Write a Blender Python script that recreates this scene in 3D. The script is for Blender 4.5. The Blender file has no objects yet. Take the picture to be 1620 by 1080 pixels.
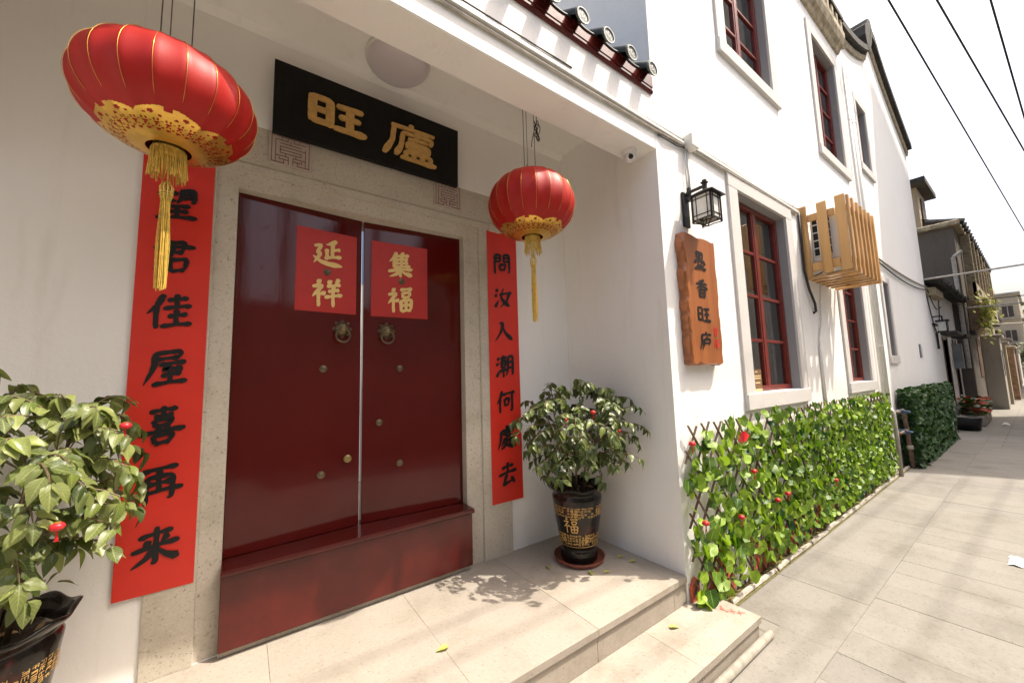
import bpy, bmesh, math, random
from math import sin, cos, pi, radians, sqrt, atan2, exp
from mathutils import Vector, Matrix, Quaternion, noise
random.seed(7)
SC = bpy.context.scene
COL = SC.collection

# ------------------------------------------------------------------ camera
F_PX, PITCH, YAW, ROLL = 593.53, radians(5.7136), radians(35.516), radians(-1.6142)
CAM = Vector((0.0, -2.386, 1.26))
fw = Vector((sin(YAW)*cos(PITCH), cos(YAW)*cos(PITCH), sin(PITCH)))
ri = Vector((cos(YAW), -sin(YAW), 0)); up = ri.cross(fw)
ri2 = ri*cos(ROLL) + up*sin(ROLL); up2 = -ri*sin(ROLL) + up*cos(ROLL)
cd = bpy.data.cameras.new('camera'); cam = bpy.data.objects.new('camera', cd); COL.objects.link(cam)
cam.matrix_world = Matrix(((ri2.x, up2.x, -fw.x, CAM.x), (ri2.y, up2.y, -fw.y, CAM.y), (ri2.z, up2.z, -fw.z, CAM.z), (0, 0, 0, 1)))
cd.sensor_width = 36; cd.lens = F_PX/1620*36; cd.clip_start = .02; cd.clip_end = 3000
SC.camera = cam
# ------------------------------------------------------------------ sky, sun, exposure
SUN = Vector((1.25, -1.0, 2.9)).normalized()
w = bpy.data.worlds.new('World'); SC.world = w; w.use_nodes = True
nt = w.node_tree; nt.nodes.clear()
sky = nt.nodes.new('ShaderNodeTexSky'); sky.sky_type = 'NISHITA'; sky.sun_disc = False
sky.sun_elevation = math.asin(SUN.z); sky.sun_rotation = atan2(SUN.x, SUN.y)
sky.air_density = 1.0; sky.dust_density = 7.5; sky.ozone_density = 0.4
bg = nt.nodes.new('ShaderNodeBackground'); bg.inputs['Strength'].default_value = .15
wo = nt.nodes.new('ShaderNodeOutputWorld')
nt.links.new(sky.outputs[0], bg.inputs[0]); nt.links.new(bg.outputs[0], wo.inputs[0])
sd = bpy.data.lights.new('sun', 'SUN'); sun = bpy.data.objects.new('sun', sd); COL.objects.link(sun)
sd.energy = 3.05; sd.angle = radians(.55); sd.color = (1, .92, .795)
sun.rotation_euler = SUN.to_track_quat('Z', 'Y').to_euler(); sun.location = (6, -6, 14)
SC.view_settings.view_transform = 'Standard'; SC.view_settings.look = 'None'
SC.view_settings.exposure = 1.12; SC.view_settings.gamma = 1
SC.cycles.max_bounces = 10; SC.cycles.diffuse_bounces = 6

# ------------------------------------------------------------------ materials
MATS = {}
def nodes(name):
    m = bpy.data.materials.new(name); m.use_nodes = True; MATS[name] = m
    t = m.node_tree; b = t.nodes['Principled BSDF']
    return m, t, b
def N(t, kind, **kw):
    n = t.nodes.new(kind)
    for k, v in kw.items():
        if k in n.inputs: n.inputs[k].default_value = v
        else: setattr(n, k, v)
    return n
def ramp(t, fac, stops):
    r = t.nodes.new('ShaderNodeValToRGB'); e = r.color_ramp.elements
    while len(e) < len(stops): e.new(.5)
    for i, (p, c) in enumerate(stops):
        e[i].position = p; e[i].color = (*c, 1) if len(c) == 3 else c
    t.links.new(fac, r.inputs[0]); return r.outputs[0]
def coords(t, scale=(1, 1, 1), gen='Object'):
    tc = t.nodes.new('ShaderNodeTexCoord'); mp = t.nodes.new('ShaderNodeMapping')
    mp.inputs['Scale'].default_value = scale
    if gen == 'World':
        g = t.nodes.new('ShaderNodeNewGeometry'); t.links.new(g.outputs['Position'], mp.inputs[0])
    else: t.links.new(tc.outputs[gen], mp.inputs[0])
    return mp.outputs[0]
def mixc(t, fac, a, b, mode='MIX'):
    m = t.nodes.new('ShaderNodeMix'); m.data_type = 'RGBA'; m.blend_type = mode
    for s, v in ((m.inputs[0], fac), (m.inputs[6], a), (m.inputs[7], b)):
        if hasattr(v, 'is_linked'): t.links.new(v, s)
        else: s.default_value = v if not isinstance(v, tuple) else (*v, 1)[:4]
    return m.outputs[2]
def bump(t, b, h, strength, dist=.01):
    n = N(t, 'ShaderNodeBump', Strength=strength, Distance=dist); t.links.new(h, n.inputs['Height']); t.links.new(n.outputs[0], b.inputs['Normal'])
def pbr(name, col, rough=.6, metal=0, var=.15, vscale=3.0, bs=0, bscale=80, rnd=0, coat=0, spec=None, gen='World', scale=(1, 1, 1)):
    """plain surface with tonal noise, optional fine bump and per-object tone"""
    m, t, b = nodes(name)
    co = coords(t, scale, gen)
    n = N(t, 'ShaderNodeTexNoise', Scale=vscale, Detail=6.0, Roughness=.6); t.links.new(co, n.inputs[0])
    dk = tuple(max(0, c*(1-var)) for c in col); lt = tuple(min(1, c*(1+var)) for c in col)
    c = ramp(t, n.outputs[0], [(.3, dk), (.7, lt)])
    if rnd:
        oi = t.nodes.new('ShaderNodeObjectInfo')
        r = ramp(t, oi.outputs['Random'], [(0, (1-rnd,)*3), (1, (1+rnd,)*3)])
        c = mixc(t, 1.0, c, r, 'MULTIPLY')
    t.links.new(c, b.inputs['Base Color'])
    b.inputs['Roughness'].default_value = rough; b.inputs['Metallic'].default_value = metal
    if coat: b.inputs['Coat Weight'].default_value = coat; b.inputs['Coat Roughness'].default_value = .08
    if spec is not None: b.inputs['Specular IOR Level'].default_value = spec
    if bs:
        n2 = N(t, 'ShaderNodeTexNoise', Scale=bscale, Detail=4.0); t.links.new(co, n2.inputs[0]); bump(t, b, n2.outputs[0], bs)
    return m

def plaster(name, base, stain, amt):
    m, t, b = nodes(name); co = coords(t, gen='World')
    n1 = N(t, 'ShaderNodeTexNoise', Scale=1.3, Detail=8.0, Roughness=.65); t.links.new(co, n1.inputs[0])
    cs = coords(t, (5, 5, .6), 'World')
    n2 = N(t, 'ShaderNodeTexNoise', Scale=1.6, Detail=7.0, Roughness=.7); t.links.new(cs, n2.inputs[0])
    a = ramp(t, n1.outputs[0], [(.35, (0, 0, 0)), (.8, (1, 1, 1))])
    s = ramp(t, n2.outputs[0], [(.55, (0, 0, 0)), (.85, (1, 1, 1))])
    c = mixc(t, a, base, tuple(x*.965 for x in base))
    mm = t.nodes.new('ShaderNodeMath'); mm.operation = 'MULTIPLY'; mm.inputs[1].default_value = amt
    t.links.new(s, mm.inputs[0])
    c = mixc(t, mm.outputs[0], c, stain); t.links.new(c, b.inputs['Base Color'])
    b.inputs['Roughness'].default_value = .78; b.inputs['Specular IOR Level'].default_value = .3
    n3 = N(t, 'ShaderNodeTexNoise', Scale=9.0, Detail=9.0, Roughness=.7); t.links.new(co, n3.inputs[0]); bump(t, b, n3.outputs[0], .22, .02)
    return m
plaster('white_plaster', (.87, .855, .82), (.64, .58, .48), .50)
plaster('old_plaster', (.40, .37, .32), (.15, .13, .10), .9)
plaster('cream_plaster', (.40, .34, .25), (.16, .125, .085), .9)
plaster('dark_concrete', (.135, .115, .095), (.04, .034, .03), .95)
plaster('grey_trim', (.60, .58, .55), (.45, .42, .38), .4)
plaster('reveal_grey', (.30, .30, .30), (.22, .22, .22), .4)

def granite(name, c1, c2, c3, bscale=160, rough=.75, rnd=.07):
    m, t, b = nodes(name); co = coords(t, gen='World')
    n = N(t, 'ShaderNodeTexNoise', Scale=bscale, Detail=3.0, Roughness=.8); t.links.new(co, n.inputs[0])
    c = ramp(t, n.outputs[0], [(.30, c3), (.42, c1), (.58, c1), (.72, c2)])
    n2 = N(t, 'ShaderNodeTexNoise', Scale=2.2, Detail=8.0, Roughness=.7); t.links.new(co, n2.inputs[0])
    g = ramp(t, n2.outputs[0], [(.25, (.70, .68, .63)), (.5, (1.0, .99, .98)), (.75, (1.10, 1.10, 1.10))])
    c = mixc(t, 1.0, c, g, 'MULTIPLY')
    oi = t.nodes.new('ShaderNodeObjectInfo'); r = ramp(t, oi.outputs['Random'], [(0, (1-rnd, 1-rnd, 1-rnd)), (1, (1+rnd, 1+rnd*.9, 1+rnd*.7))])
    c = mixc(t, 1.0, c, r, 'MULTIPLY')
    t.links.new(c, b.inputs['Base Color']); b.inputs['Roughness'].default_value = rough; b.inputs['Specular IOR Level'].default_value = .35
    n3 = N(t, 'ShaderNodeTexNoise', Scale=bscale*.8, Detail=4.0); t.links.new(co, n3.inputs[0]); bump(t, b, n3.outputs[0], .25, .004)
    return m
granite('floor_stone', (.335, .30, .255), (.39, .352, .305), (.195, .172, .142), 70)
granite('street_stone', (.212, .201, .181), (.248, .236, .215), (.125, .117, .102), 60, .8, .09)
granite('frame_stone', (.50, .455, .38), (.60, .55, .47), (.20, .175, .14), 75, .8, .04)
granite('seal_stone', (.46, .40, .35), (.52, .46, .40), (.36, .31, .27), 150, .8, .03)

# street sheet: same stone, fine joint lines where the slabs are too far to model
m, t, b = nodes('street_base'); co = coords(t, gen='World')
br = N(t, 'ShaderNodeTexBrick', Scale=1.0); br.inputs['Color1'].default_value = (.198, .188, .168, 1); br.inputs['Color2'].default_value = (.23, .218, .195, 1)
br.inputs['Mortar'].default_value = (.15, .138, .115, 1); br.inputs['Mortar Size'].default_value = .012
br.inputs['Brick Width'].default_value = .9; br.inputs['Row Height'].default_value = .29
mp = t.nodes.new('ShaderNodeMapping'); mp.inputs['Rotation'].default_value = (0, 0, pi/2); t.links.new(co, mp.inputs[0]); t.links.new(mp.outputs[0], br.inputs[0])
n = N(t, 'ShaderNodeTexNoise', Scale=1.5, Detail=8.0, Roughness=.7); t.links.new(co, n.inputs[0])
c = mixc(t, 1.0, br.outputs[0], ramp(t, n.outputs[0], [(.3, (.8, .79, .76)), (.7, (1.08, 1.07, 1.05))]), 'MULTIPLY')
t.links.new(c, b.inputs['Base Color']); b.inputs['Roughness'].default_value = .85

# door lacquer: brushed vertical waviness in a hard gloss
m, t, b = nodes('red_lacquer'); co = coords(t, (38, 38, .9), 'World')
n = N(t, 'ShaderNodeTexNoise', Scale=1.0, Detail=6.0, Roughness=.65); t.links.new(co, n.inputs[0])
co2 = coords(t, gen='World'); n2 = N(t, 'ShaderNodeTexNoise', Scale=2.0, Detail=6.0); t.links.new(co2, n2.inputs[0])
t.links.new(ramp(t, n2.outputs[0], [(.3, (.075, .0045, .0034)), (.75, (.098, .007, .005))]), b.inputs['Base Color'])
ns = N(t, 'ShaderNodeTexNoise', Scale=5.0, Detail=8.0, Roughness=.75); t.links.new(co2, ns.inputs[0])
rr_ = t.nodes.new('ShaderNodeMath'); rr_.operation = 'MAXIMUM'
t.links.new(ramp(t, n.outputs[0], [(.35, (.045,)*3), (.75, (.13,)*3)]), rr_.inputs[0]); t.links.new(ramp(t, ns.outputs[0], [(.58, (0, 0, 0)), (.72, (.32,)*3)]), rr_.inputs[1])
t.links.new(rr_.outputs[0], b.inputs['Roughness'])
b.inputs['Specular IOR Level'].default_value = .42
n3 = N(t, 'ShaderNodeTexNoise', Scale=1.6, Detail=3.0); t.links.new(coords(t, (3, 3, 1.2), 'World'), n3.inputs[0])
ad = t.nodes.new('ShaderNodeMath'); ad.operation = 'MULTIPLY_ADD'; ad.inputs[1].default_value = .12
t.links.new(n.outputs[0], ad.inputs[0]); t.links.new(n3.outputs[0], ad.inputs[2]); bump(t, b, ad.outputs[0], .05, .02)

pbr('red_sill', (.085, .008, .0055), .26, var=.25, vscale=5, bs=.05, bscale=30)
pbr('red_cap', (.065, .008, .006), .18, var=.2, vscale=5, bs=.05, bscale=30)
pbr('red_paper_shaded', (.46, .018, .010), .45, var=.06, vscale=9, bs=.06, bscale=6)  # door papers: darker red paper, the doorway's deep shade put into the colour
pbr('fascia_red', (.085, .010, .007), .14, var=.2, vscale=6, bs=.08, bscale=25)
pbr('window_red', (.15, .020, .013), .35, var=.2, vscale=8, bs=.05)
pbr('old_wood', (.11, .06, .035), .7, var=.4, vscale=6, bs=.2, scale=(8, 8, 1))
pbr('red_paper', (.62, .026, .012), .48, var=.07, vscale=5, bs=.10, bscale=11)
pbr('ink', (.007, .007, .007), .5, var=.1, spec=.4)
pbr('gold_paper', (.80, .56, .20), .45, 0, var=.1)
pbr('carved_gold', (.60, .36, .11), .5, .1, var=.18, vscale=30, bs=.15)
pbr('gold_foil', (.72, .43, .09), .30, .8, var=.15, vscale=20, bs=.06, bscale=40)
pbr('gold_thread', (.66, .46, .09), .6, 0, var=.25, vscale=60)
pbr('board_black', (.010, .009, .008), .75, var=.3, vscale=30, bs=.15, bscale=200, spec=.2)
pbr('bronze', (.16, .125, .075), .42, .8, var=.3, vscale=40, bs=.1)
pbr('brass_dull', (.30, .23, .10), .4, .8, var=.3, vscale=60)
pbr('roof_tile', (.034, .040, .033), .6, var=.5, vscale=14, bs=.3, rnd=.15)
pbr('tile_face', (.10, .115, .10), .6, var=.3, vscale=40, bs=.2)
pbr('tile_ornament', (.62, .62, .58), .6, var=.1)
pbr('weathered_tile', (.04, .036, .03), .85, var=.5, vscale=10, bs=.3, rnd=.3)
pbr('cornice_stone', (.36, .30, .20), .85, var=.5, vscale=10, bs=.4, bscale=30)
pbr('iron_black', (.012, .012, .013), .45, .3, var=.2)
pbr('pvc_white', (.68, .67, .63), .4, var=.06)
pbr('pvc_dirty', (.50, .46, .40), .6, var=.25, vscale=12)
pbr('cable_grey', (.30, .28, .25), .6, var=.3, vscale=20)
pbr('cable_black', (.018, .018, .02), .55, var=.2)
pbr('steel_wire', (.10, .09, .08), .4, .8, var=.3)
pbr('galv_pipe', (.36, .33, .28), .55, .3, var=.3, vscale=18, bs=.1)
pbr('rust_pipe', (.13, .085, .065), .7, .2, var=.5, vscale=20, bs=.2)
pbr('valve_blue', (.04, .075, .13), .4, var=.2)
pbr('ac_white', (.66, .65, .62), .4, var=.05)
pbr('dark_void', (.012, .012, .013), .8, var=.2)
pbr('ceiling_dome', (.62, .57, .60), .3, var=.03)
pbr('camera_white', (.72, .72, .72), .3, var=.03)
pbr('lens_black', (.006, .006, .007), .08, var=.1)
pbr('frost_glass', (.74, .72, .66), .35, var=.1, vscale=20)
pbr('soil', (.030, .020, .013), .95, var=.6, vscale=60, bs=.6, bscale=90)
pbr('bark_chip', (.34, .22, .11), .85, var=.4, vscale=40, rnd=.4)
pbr('terracotta', (.20, .055, .032), .55, var=.25, vscale=14, bs=.1)
pbr('stem', (.13, .09, .05), .7, var=.35, vscale=50, bs=.2)
pbr('lattice', (.13, .08, .055), .65, var=.4, vscale=40, bs=.2, rnd=.25)
pbr('moss_soil', (.12, .105, .035), .95, var=.5, vscale=30, bs=.6, bscale=60)
pbr('kerb_stone', (.34, .31, .26), .85, var=.35, vscale=14, bs=.4, bscale=50, rnd=.15)
pbr('brick_red', (.42, .085, .04), .85, var=.35, vscale=14, bs=.4, bscale=60, rnd=.15)
pbr('ornament_red', (.62, .02, .03), .4, var=.1)
pbr('tissue', (.72, .72, .74), .8, var=.05)
pbr('red_chalk', (.55, .14, .10), .9, var=.2, vscale=60)
pbr('seal_red', (.20, .045, .035), .7, var=.2)
pbr('flower_pink', (.60, .04, .10), .6, var=.3, vscale=40)
pbr('curtain', (.66, .61, .51), .9, var=.25, vscale=2.0, bs=.1)
pbr('blind', (.42, .38, .30), .85, var=.3, vscale=2.5)
pbr('shutter_dark', (.05, .038, .03), .7, var=.4, vscale=10)
pbr('card_brown', (.16, .08, .03), .7, var=.2)
pbr('card_print', (.62, .48, .25), .7, var=.2)
pbr('grey_metal', (.20, .21, .21), .5, .3, var=.3)
pbr('brick_old', (.30, .20, .13), .9, var=.45, vscale=9, bs=.5, bscale=25)
pbr('concrete_flat', (.30, .27, .225), .85, var=.3, vscale=2, bs=.15, bscale=20)
pbr('shade_wall', (.40, .365, .315), .9, var=.2, vscale=1.5)

# lantern cloth, slightly translucent satin
m, t, b = nodes('lantern_red'); co = coords(t, gen='Object')
n = N(t, 'ShaderNodeTexNoise', Scale=5.0, Detail=4.0); t.links.new(co, n.inputs[0])
t.links.new(ramp(t, n.outputs[0], [(.3, (.33, .010, .007)), (.7, (.40, .013, .009))]), b.inputs['Base Color'])
b.inputs['Roughness'].default_value = .5; b.inputs['Specular IOR Level'].default_value = .3
wv = N(t, 'ShaderNodeTexNoise', Scale=420.0, Detail=1.0); t.links.new(co, wv.inputs[0]); bump(t, b, wv.outputs[0], .10, .002)

# glazed pot
m, t, b = nodes('pot_glaze'); co = coords(t, gen='Object')
n = N(t, 'ShaderNodeTexNoise', Scale=9.0, Detail=6.0, Roughness=.6); t.links.new(co, n.inputs[0])
t.links.new(ramp(t, n.outputs[0], [(.35, (.006, .006, .005)), (.55, (.012, .009, .007)), (.72, (.06, .013, .009))]), b.inputs['Base Color'])
b.inputs['Roughness'].default_value = .16; b.inputs['Specular IOR Level'].default_value = .35
n2 = N(t, 'ShaderNodeTexNoise', Scale=14.0, Detail=3.0); t.links.new(co, n2.inputs[0]); bump(t, b, n2.outputs[0], .12, .02)

def wood(name, c1, c2, dark, knot=0, rough=.5, axis=2, coat=0):
    m, t, b = nodes(name)
    sc = [9, 9, 9]; sc[axis] = .7
    co = coords(t, tuple(sc), 'Object'); oi = t.nodes.new('ShaderNodeObjectInfo')
    add = t.nodes.new('ShaderNodeVectorMath'); add.operation = 'ADD'
    mul = t.nodes.new('ShaderNodeMath'); mul.operation = 'MULTIPLY'; mul.inputs[1].default_value = 37
    t.links.new(oi.outputs['Random'], mul.inputs[0]); t.links.new(co, add.inputs[0]); t.links.new(mul.outputs[0], add.inputs[1])
    n = N(t, 'ShaderNodeTexNoise', Scale=2.2, Detail=7.0, Roughness=.6, Distortion=.8); t.links.new(add.outputs[0], n.inputs[0])
    wv = N(t, 'ShaderNodeTexWave', Scale=1.6, Distortion=5.0, Detail=3.0); t.links.new(add.outputs[0], wv.inputs[0])
    c = ramp(t, n.outputs[0], [(.3, c1), (.7, c2)])
    c = mixc(t, ramp(t, wv.outputs[0], [(.55, (0, 0, 0)), (1, (.35,)*3)]), c, dark)
    if knot:
        v = N(t, 'ShaderNodeTexVoronoi', Scale=.55); t.links.new(add.outputs[0], v.inputs[0])
        c = mixc(t, ramp(t, v.outputs[0], [(.05, (.9,)*3), (.16, (0, 0, 0))]), c, dark)
    r = ramp(t, oi.outputs['Random'], [(0, (.85,)*3), (1, (1.12,)*3)])
    c = mixc(t, 1.0, c, r, 'MULTIPLY'); t.links.new(c, b.inputs['Base Color'])
    b.inputs['Roughness'].default_value = rough; b.inputs['Coat Weight'].default_value = coat; b.inputs['Coat Roughness'].default_value = .2
    bump(t, b, n.outputs[0], .15, .004)
    return m
wood('pine', (.52, .28, .085), (.62, .36, .13), (.26, .10, .025), 1, .42, 2, .3)
wood('sign_wood', (.27, .080, .018), (.39, .130, .032), (.08, .024, .008), 0, .45, 2, .25)

# glass: clear pane with sharp reflection
m, t, b = nodes('window_glass'); b.inputs['Base Color'].default_value = (.80, .82, .80, 1)
tr = t.nodes.new('ShaderNodeBsdfTransparent'); tr.inputs[0].default_value = (.80, .80, .76, 1)
gl = t.nodes.new('ShaderNodeBsdfGlossy'); gl.inputs['Roughness'].default_value = .03; gl.inputs[0].default_value = (.95, .95, .95, 1)
n = N(t, 'ShaderNodeTexNoise', Scale=2.2, Detail=2.0); t.links.new(coords(t, gen='World'), n.inputs[0])
bp = N(t, 'ShaderNodeBump', Strength=.05, Distance=.02); t.links.new(n.outputs[0], bp.inputs['Height']); t.links.new(bp.outputs[0], gl.inputs['Normal'])
fr = N(t, 'ShaderNodeFresnel', IOR=2.5); mx = t.nodes.new('ShaderNodeMixShader')
t.links.new(fr.outputs[0], mx.inputs[0]); t.links.new(tr.outputs[0], mx.inputs[1]); t.links.new(gl.outputs[0], mx.inputs[2])
t.links.new(mx.outputs[0], t.nodes['Material Output'].inputs[0])

def leafmat(name, c1, c2, rough=.35, trans=.25, veins=True):
    m, t, b = nodes(name); oi = t.nodes.new('ShaderNodeObjectInfo')
    tc = t.nodes.new('ShaderNodeTexCoord')
    g = t.nodes.new('ShaderNodeNewGeometry')
    n = N(t, 'ShaderNodeTexNoise', Scale=7.0, Detail=3.0); t.links.new(g.outputs['Position'], n.inputs[0])
    ad = t.nodes.new('ShaderNodeMath'); ad.operation = 'ADD'
    rp = g.outputs['Random Per Island']
    md = t.nodes.new('ShaderNodeMath'); md.operation = 'ADD'; t.links.new(oi.outputs['Random'], md.inputs[0]); t.links.new(rp, md.inputs[1])
    fr = t.nodes.new('ShaderNodeMath'); fr.operation = 'FRACT'; t.links.new(md.outputs[0], fr.inputs[0])
    ml = t.nodes.new('ShaderNodeMath'); ml.operation = 'MULTIPLY_ADD'; ml.inputs[1].default_value = .75; ml.inputs[2].default_value = -.13
    t.links.new(fr.outputs[0], ml.inputs[0]); t.links.new(ml.outputs[0], ad.inputs[0])
    m2 = t.nodes.new('ShaderNodeMath'); m2.operation = 'MULTIPLY'; m2.inputs[1].default_value = .5; t.links.new(n.outputs[0], m2.inputs[0]); t.links.new(m2.outputs[0], ad.inputs[1])
    c = ramp(t, ad.outputs[0], [(.1, c1), (.9, c2)])
    sx = t.nodes.new('ShaderNodeSeparateXYZ'); t.links.new(tc.outputs['UV'], sx.inputs[0])
    def M_(op, a, b_=0.0, c_=0.0):
        q = t.nodes.new('ShaderNodeMath'); q.operation = op
        for i_, v_ in enumerate((a, b_, c_)):
            if hasattr(v_, 'is_linked'): t.links.new(v_, q.inputs[i_])
            else: q.inputs[i_].default_value = v_
        return q.outputs[0]
    av = M_('ABSOLUTE', M_('SUBTRACT', sx.outputs[1], .5)); mid = M_('LESS_THAN', av, .035)
    side = M_('MULTIPLY', M_('GREATER_THAN', M_('SINE', M_('MULTIPLY', M_('SUBTRACT', sx.outputs[0], M_('MULTIPLY', av, .55)), 44.0)), .80), M_('LESS_THAN', av, .47))
    vein = M_('MAXIMUM', mid, M_('MULTIPLY', side, .55))
    c = mixc(t, M_('MULTIPLY', vein, .38), c, tuple(min(1, k_*1.5+.05) for k_ in c2))
    t.links.new(c, b.inputs['Base Color']); b.inputs['Roughness'].default_value = rough
    tl = t.nodes.new('ShaderNodeBsdfTranslucent'); t.links.new(mixc(t, 1.0, c, (1.5, 1.7, .6), 'MULTIPLY'), tl.inputs[0])
    mx = t.nodes.new('ShaderNodeMixShader'); mx.inputs[0].default_value = trans
    t.links.new(b.outputs[0], mx.inputs[1]); t.links.new(tl.outputs[0], mx.inputs[2]); t.links.new(mx.outputs[0], t.nodes['Material Output'].inputs[0])
    wv = N(t, 'ShaderNodeTexNoise', Scale=60.0, Detail=2.0); t.links.new(g.outputs['Position'], wv.inputs[0]); bump(t, b, wv.outputs[0], .25, .004)
    return m
leafmat('plant_leaf_shaded', (.022, .042, .010), (.15, .185, .045), .38, .16)  # same species as the sunlit plant, right corner's shade put into the colour
leafmat('plant_leaf', (.042, .066, .016), (.25, .28, .085), .42, .18)
leafmat('plant_leaf_pale', (.10, .14, .03), (.20, .24, .05), .35, .2)
leafmat('ivy_leaf', (.005, .055, .007), (.27, .40, .025), .50, .24)
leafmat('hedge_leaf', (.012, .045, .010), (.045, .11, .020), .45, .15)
leafmat('dry_leaf', (.24, .26, .05), (.42, .40, .10), .6, .2)
leafmat('far_leaf', (.03, .05, .015), (.10, .11, .03), .6, .15)

# ------------------------------------------------------------------ mesh helpers
W = {}
class MB:
    def __init__(s): s.v = []; s.f = []
    def add(s, vs, fs):
        k = len(s.v); s.v += [Vector(p) for p in vs]; s.f += [tuple(i+k for i in q) for q in fs]; return s
    def box(s, x0, x1, y0, y1, z0, z1):
        return s.hexa([(x0, y0, z0), (x1, y0, z0), (x1, y1, z0), (x0, y1, z0), (x0, y0, z1), (x1, y0, z1), (x1, y1, z1), (x0, y1, z1)])
    def hexa(s, p): return s.add(p, [(3, 2, 1, 0), (4, 5, 6, 7), (0, 1, 5, 4), (1, 2, 6, 5), (2, 3, 7, 6), (3, 0, 4, 7)])
    def bar(s, a, b, wx, wy, upv=(0, 0, 1)):
        a = Vector(a); b = Vector(b); d = (b-a).normalized(); u = Vector(upv)
        if abs(d.dot(u)) > .95: u = Vector((1, 0, 0))
        x = d.cross(u).normalized()*wx/2; y = x.cross(d).normalized()*wy/2
        return s.hexa([a-x-y, a+x-y, a+x+y, a-x+y, b-x-y, b+x-y, b+x+y, b-x+y])
    def prism(s, lo, hi):
        n = len(lo); return s.add(list(lo)+list(hi), [tuple(range(n-1, -1, -1)), tuple(range(n, 2*n))]+[(i, (i+1) % n, n+(i+1) % n, n+i) for i in range(n)])
    def tube(s, pts, r, n=8, cap=True):
        pts = [Vector(p) for p in pts]; m = len(pts); rr = r if isinstance(r, (list, tuple)) else [r]*m
        vs = []; fs = []; prev = None
        for i, p in enumerate(pts):
            d = (pts[min(i+1, m-1)]-pts[max(i-1, 0)]).normalized()
            if prev is None:
                u = Vector((0, 0, 1)) if abs(d.z) < .9 else Vector((1, 0, 0)); prev = d.cross(u).normalized()
            x = (prev-d*prev.dot(d)).normalized(); y = d.cross(x); prev = x
            vs += [p+(x*cos(2*pi*j/n)+y*sin(2*pi*j/n))*rr[i] for j in range(n)]
        for i in range(m-1):
            fs += [(i*n+j, i*n+(j+1) % n, (i+1)*n+(j+1) % n, (i+1)*n+j) for j in range(n)]
        if cap: fs += [tuple(range(n-1, -1, -1)), tuple((m-1)*n+j for j in range(n))]
        return s.add(vs, fs)
    def lathe(s, prof, c, n=32, mod=None, a0=0, a1=2*pi, close=True):
        c = Vector(c); vs = []; fs = []; full = abs(a1-a0-2*pi) < 1e-6; nn = n if full else n+1
        for k, (r, z) in enumerate(prof):
            for j in range(nn):
                a = a0+(a1-a0)*j/n; q, dz = (r, z) if mod is None else mod(r, z, a, k)
                vs.append(c+Vector((q*cos(a), q*sin(a), dz)))
        for k in range(len(prof)-1):
            for j in range(n):
                j2 = (j+1) % nn; fs.append((k*nn+j, k*nn+j2, (k+1)*nn+j2, (k+1)*nn+j))
        return s.add(vs, fs)
    def build(s, name, mat, parent=None, smooth=False, bevel=0, auto=False):
        if not s.v: return None
        lo = Vector((min(p.x for p in s.v), min(p.y for p in s.v), min(p.z for p in s.v))); hi = Vector((max(p.x for p in s.v), max(p.y for p in s.v), max(p.z for p in s.v)))
        o = Vector(((lo.x+hi.x)/2, (lo.y+hi.y)/2, lo.z))
        me = bpy.data.meshes.new(name); me.from_pydata([p-o for p in s.v], [], s.f); me.update()
        if bevel:
            b = bmesh.new(); b.from_mesh(me); bmesh.ops.bevel(b, geom=b.edges[:], offset=bevel, segments=1, affect='EDGES', profile=.5, clamp_overlap=True)
            b.to_mesh(me); b.free()
        if smooth:
            for p in me.polygons: p.use_smooth = True
        me.materials.append(MATS[mat])
        ob = bpy.data.objects.new(name, me); COL.objects.link(ob)
        if auto and smooth:
            try: me.set_sharp_from_angle(angle=radians(38))
            except Exception: pass
        return place(ob, o, parent)
def place(ob, loc, parent=None):
    loc = Vector(loc); W[ob.name] = loc
    if parent is not None: ob.parent = parent; ob.location = loc-W[parent.name]
    else: ob.location = loc
    return ob
def tag(o, label, cat, group=None):
    o['label'] = label; o['category'] = cat
    if group: o['group'] = group
    return o
def thing(name, label, cat, loc, group=None):
    o = bpy.data.objects.new(name, None); COL.objects.link(o); o.empty_display_size = .1
    return tag(place(o, loc), label, cat, group)
def struct(o, kind='structure'): o['kind'] = kind; return o
def box(name, mat, parent, *a, bevel=0): return MB().box(*a).build(name, mat, parent, bevel=bevel)
def inst(name, me, M, parent):
    o = bpy.data.objects.new(name, me); COL.objects.link(o); o.parent = parent
    M = M.copy(); M.translation = M.translation-W[parent.name]; o.matrix_local = M
    return o
def sag(a, b, drop, n=24):
    a = Vector(a); b = Vector(b); return [a.lerp(b, i/n)-Vector((0, 0, drop*4*(i/n)*(1-i/n))) for i in range(n+1)]

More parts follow.
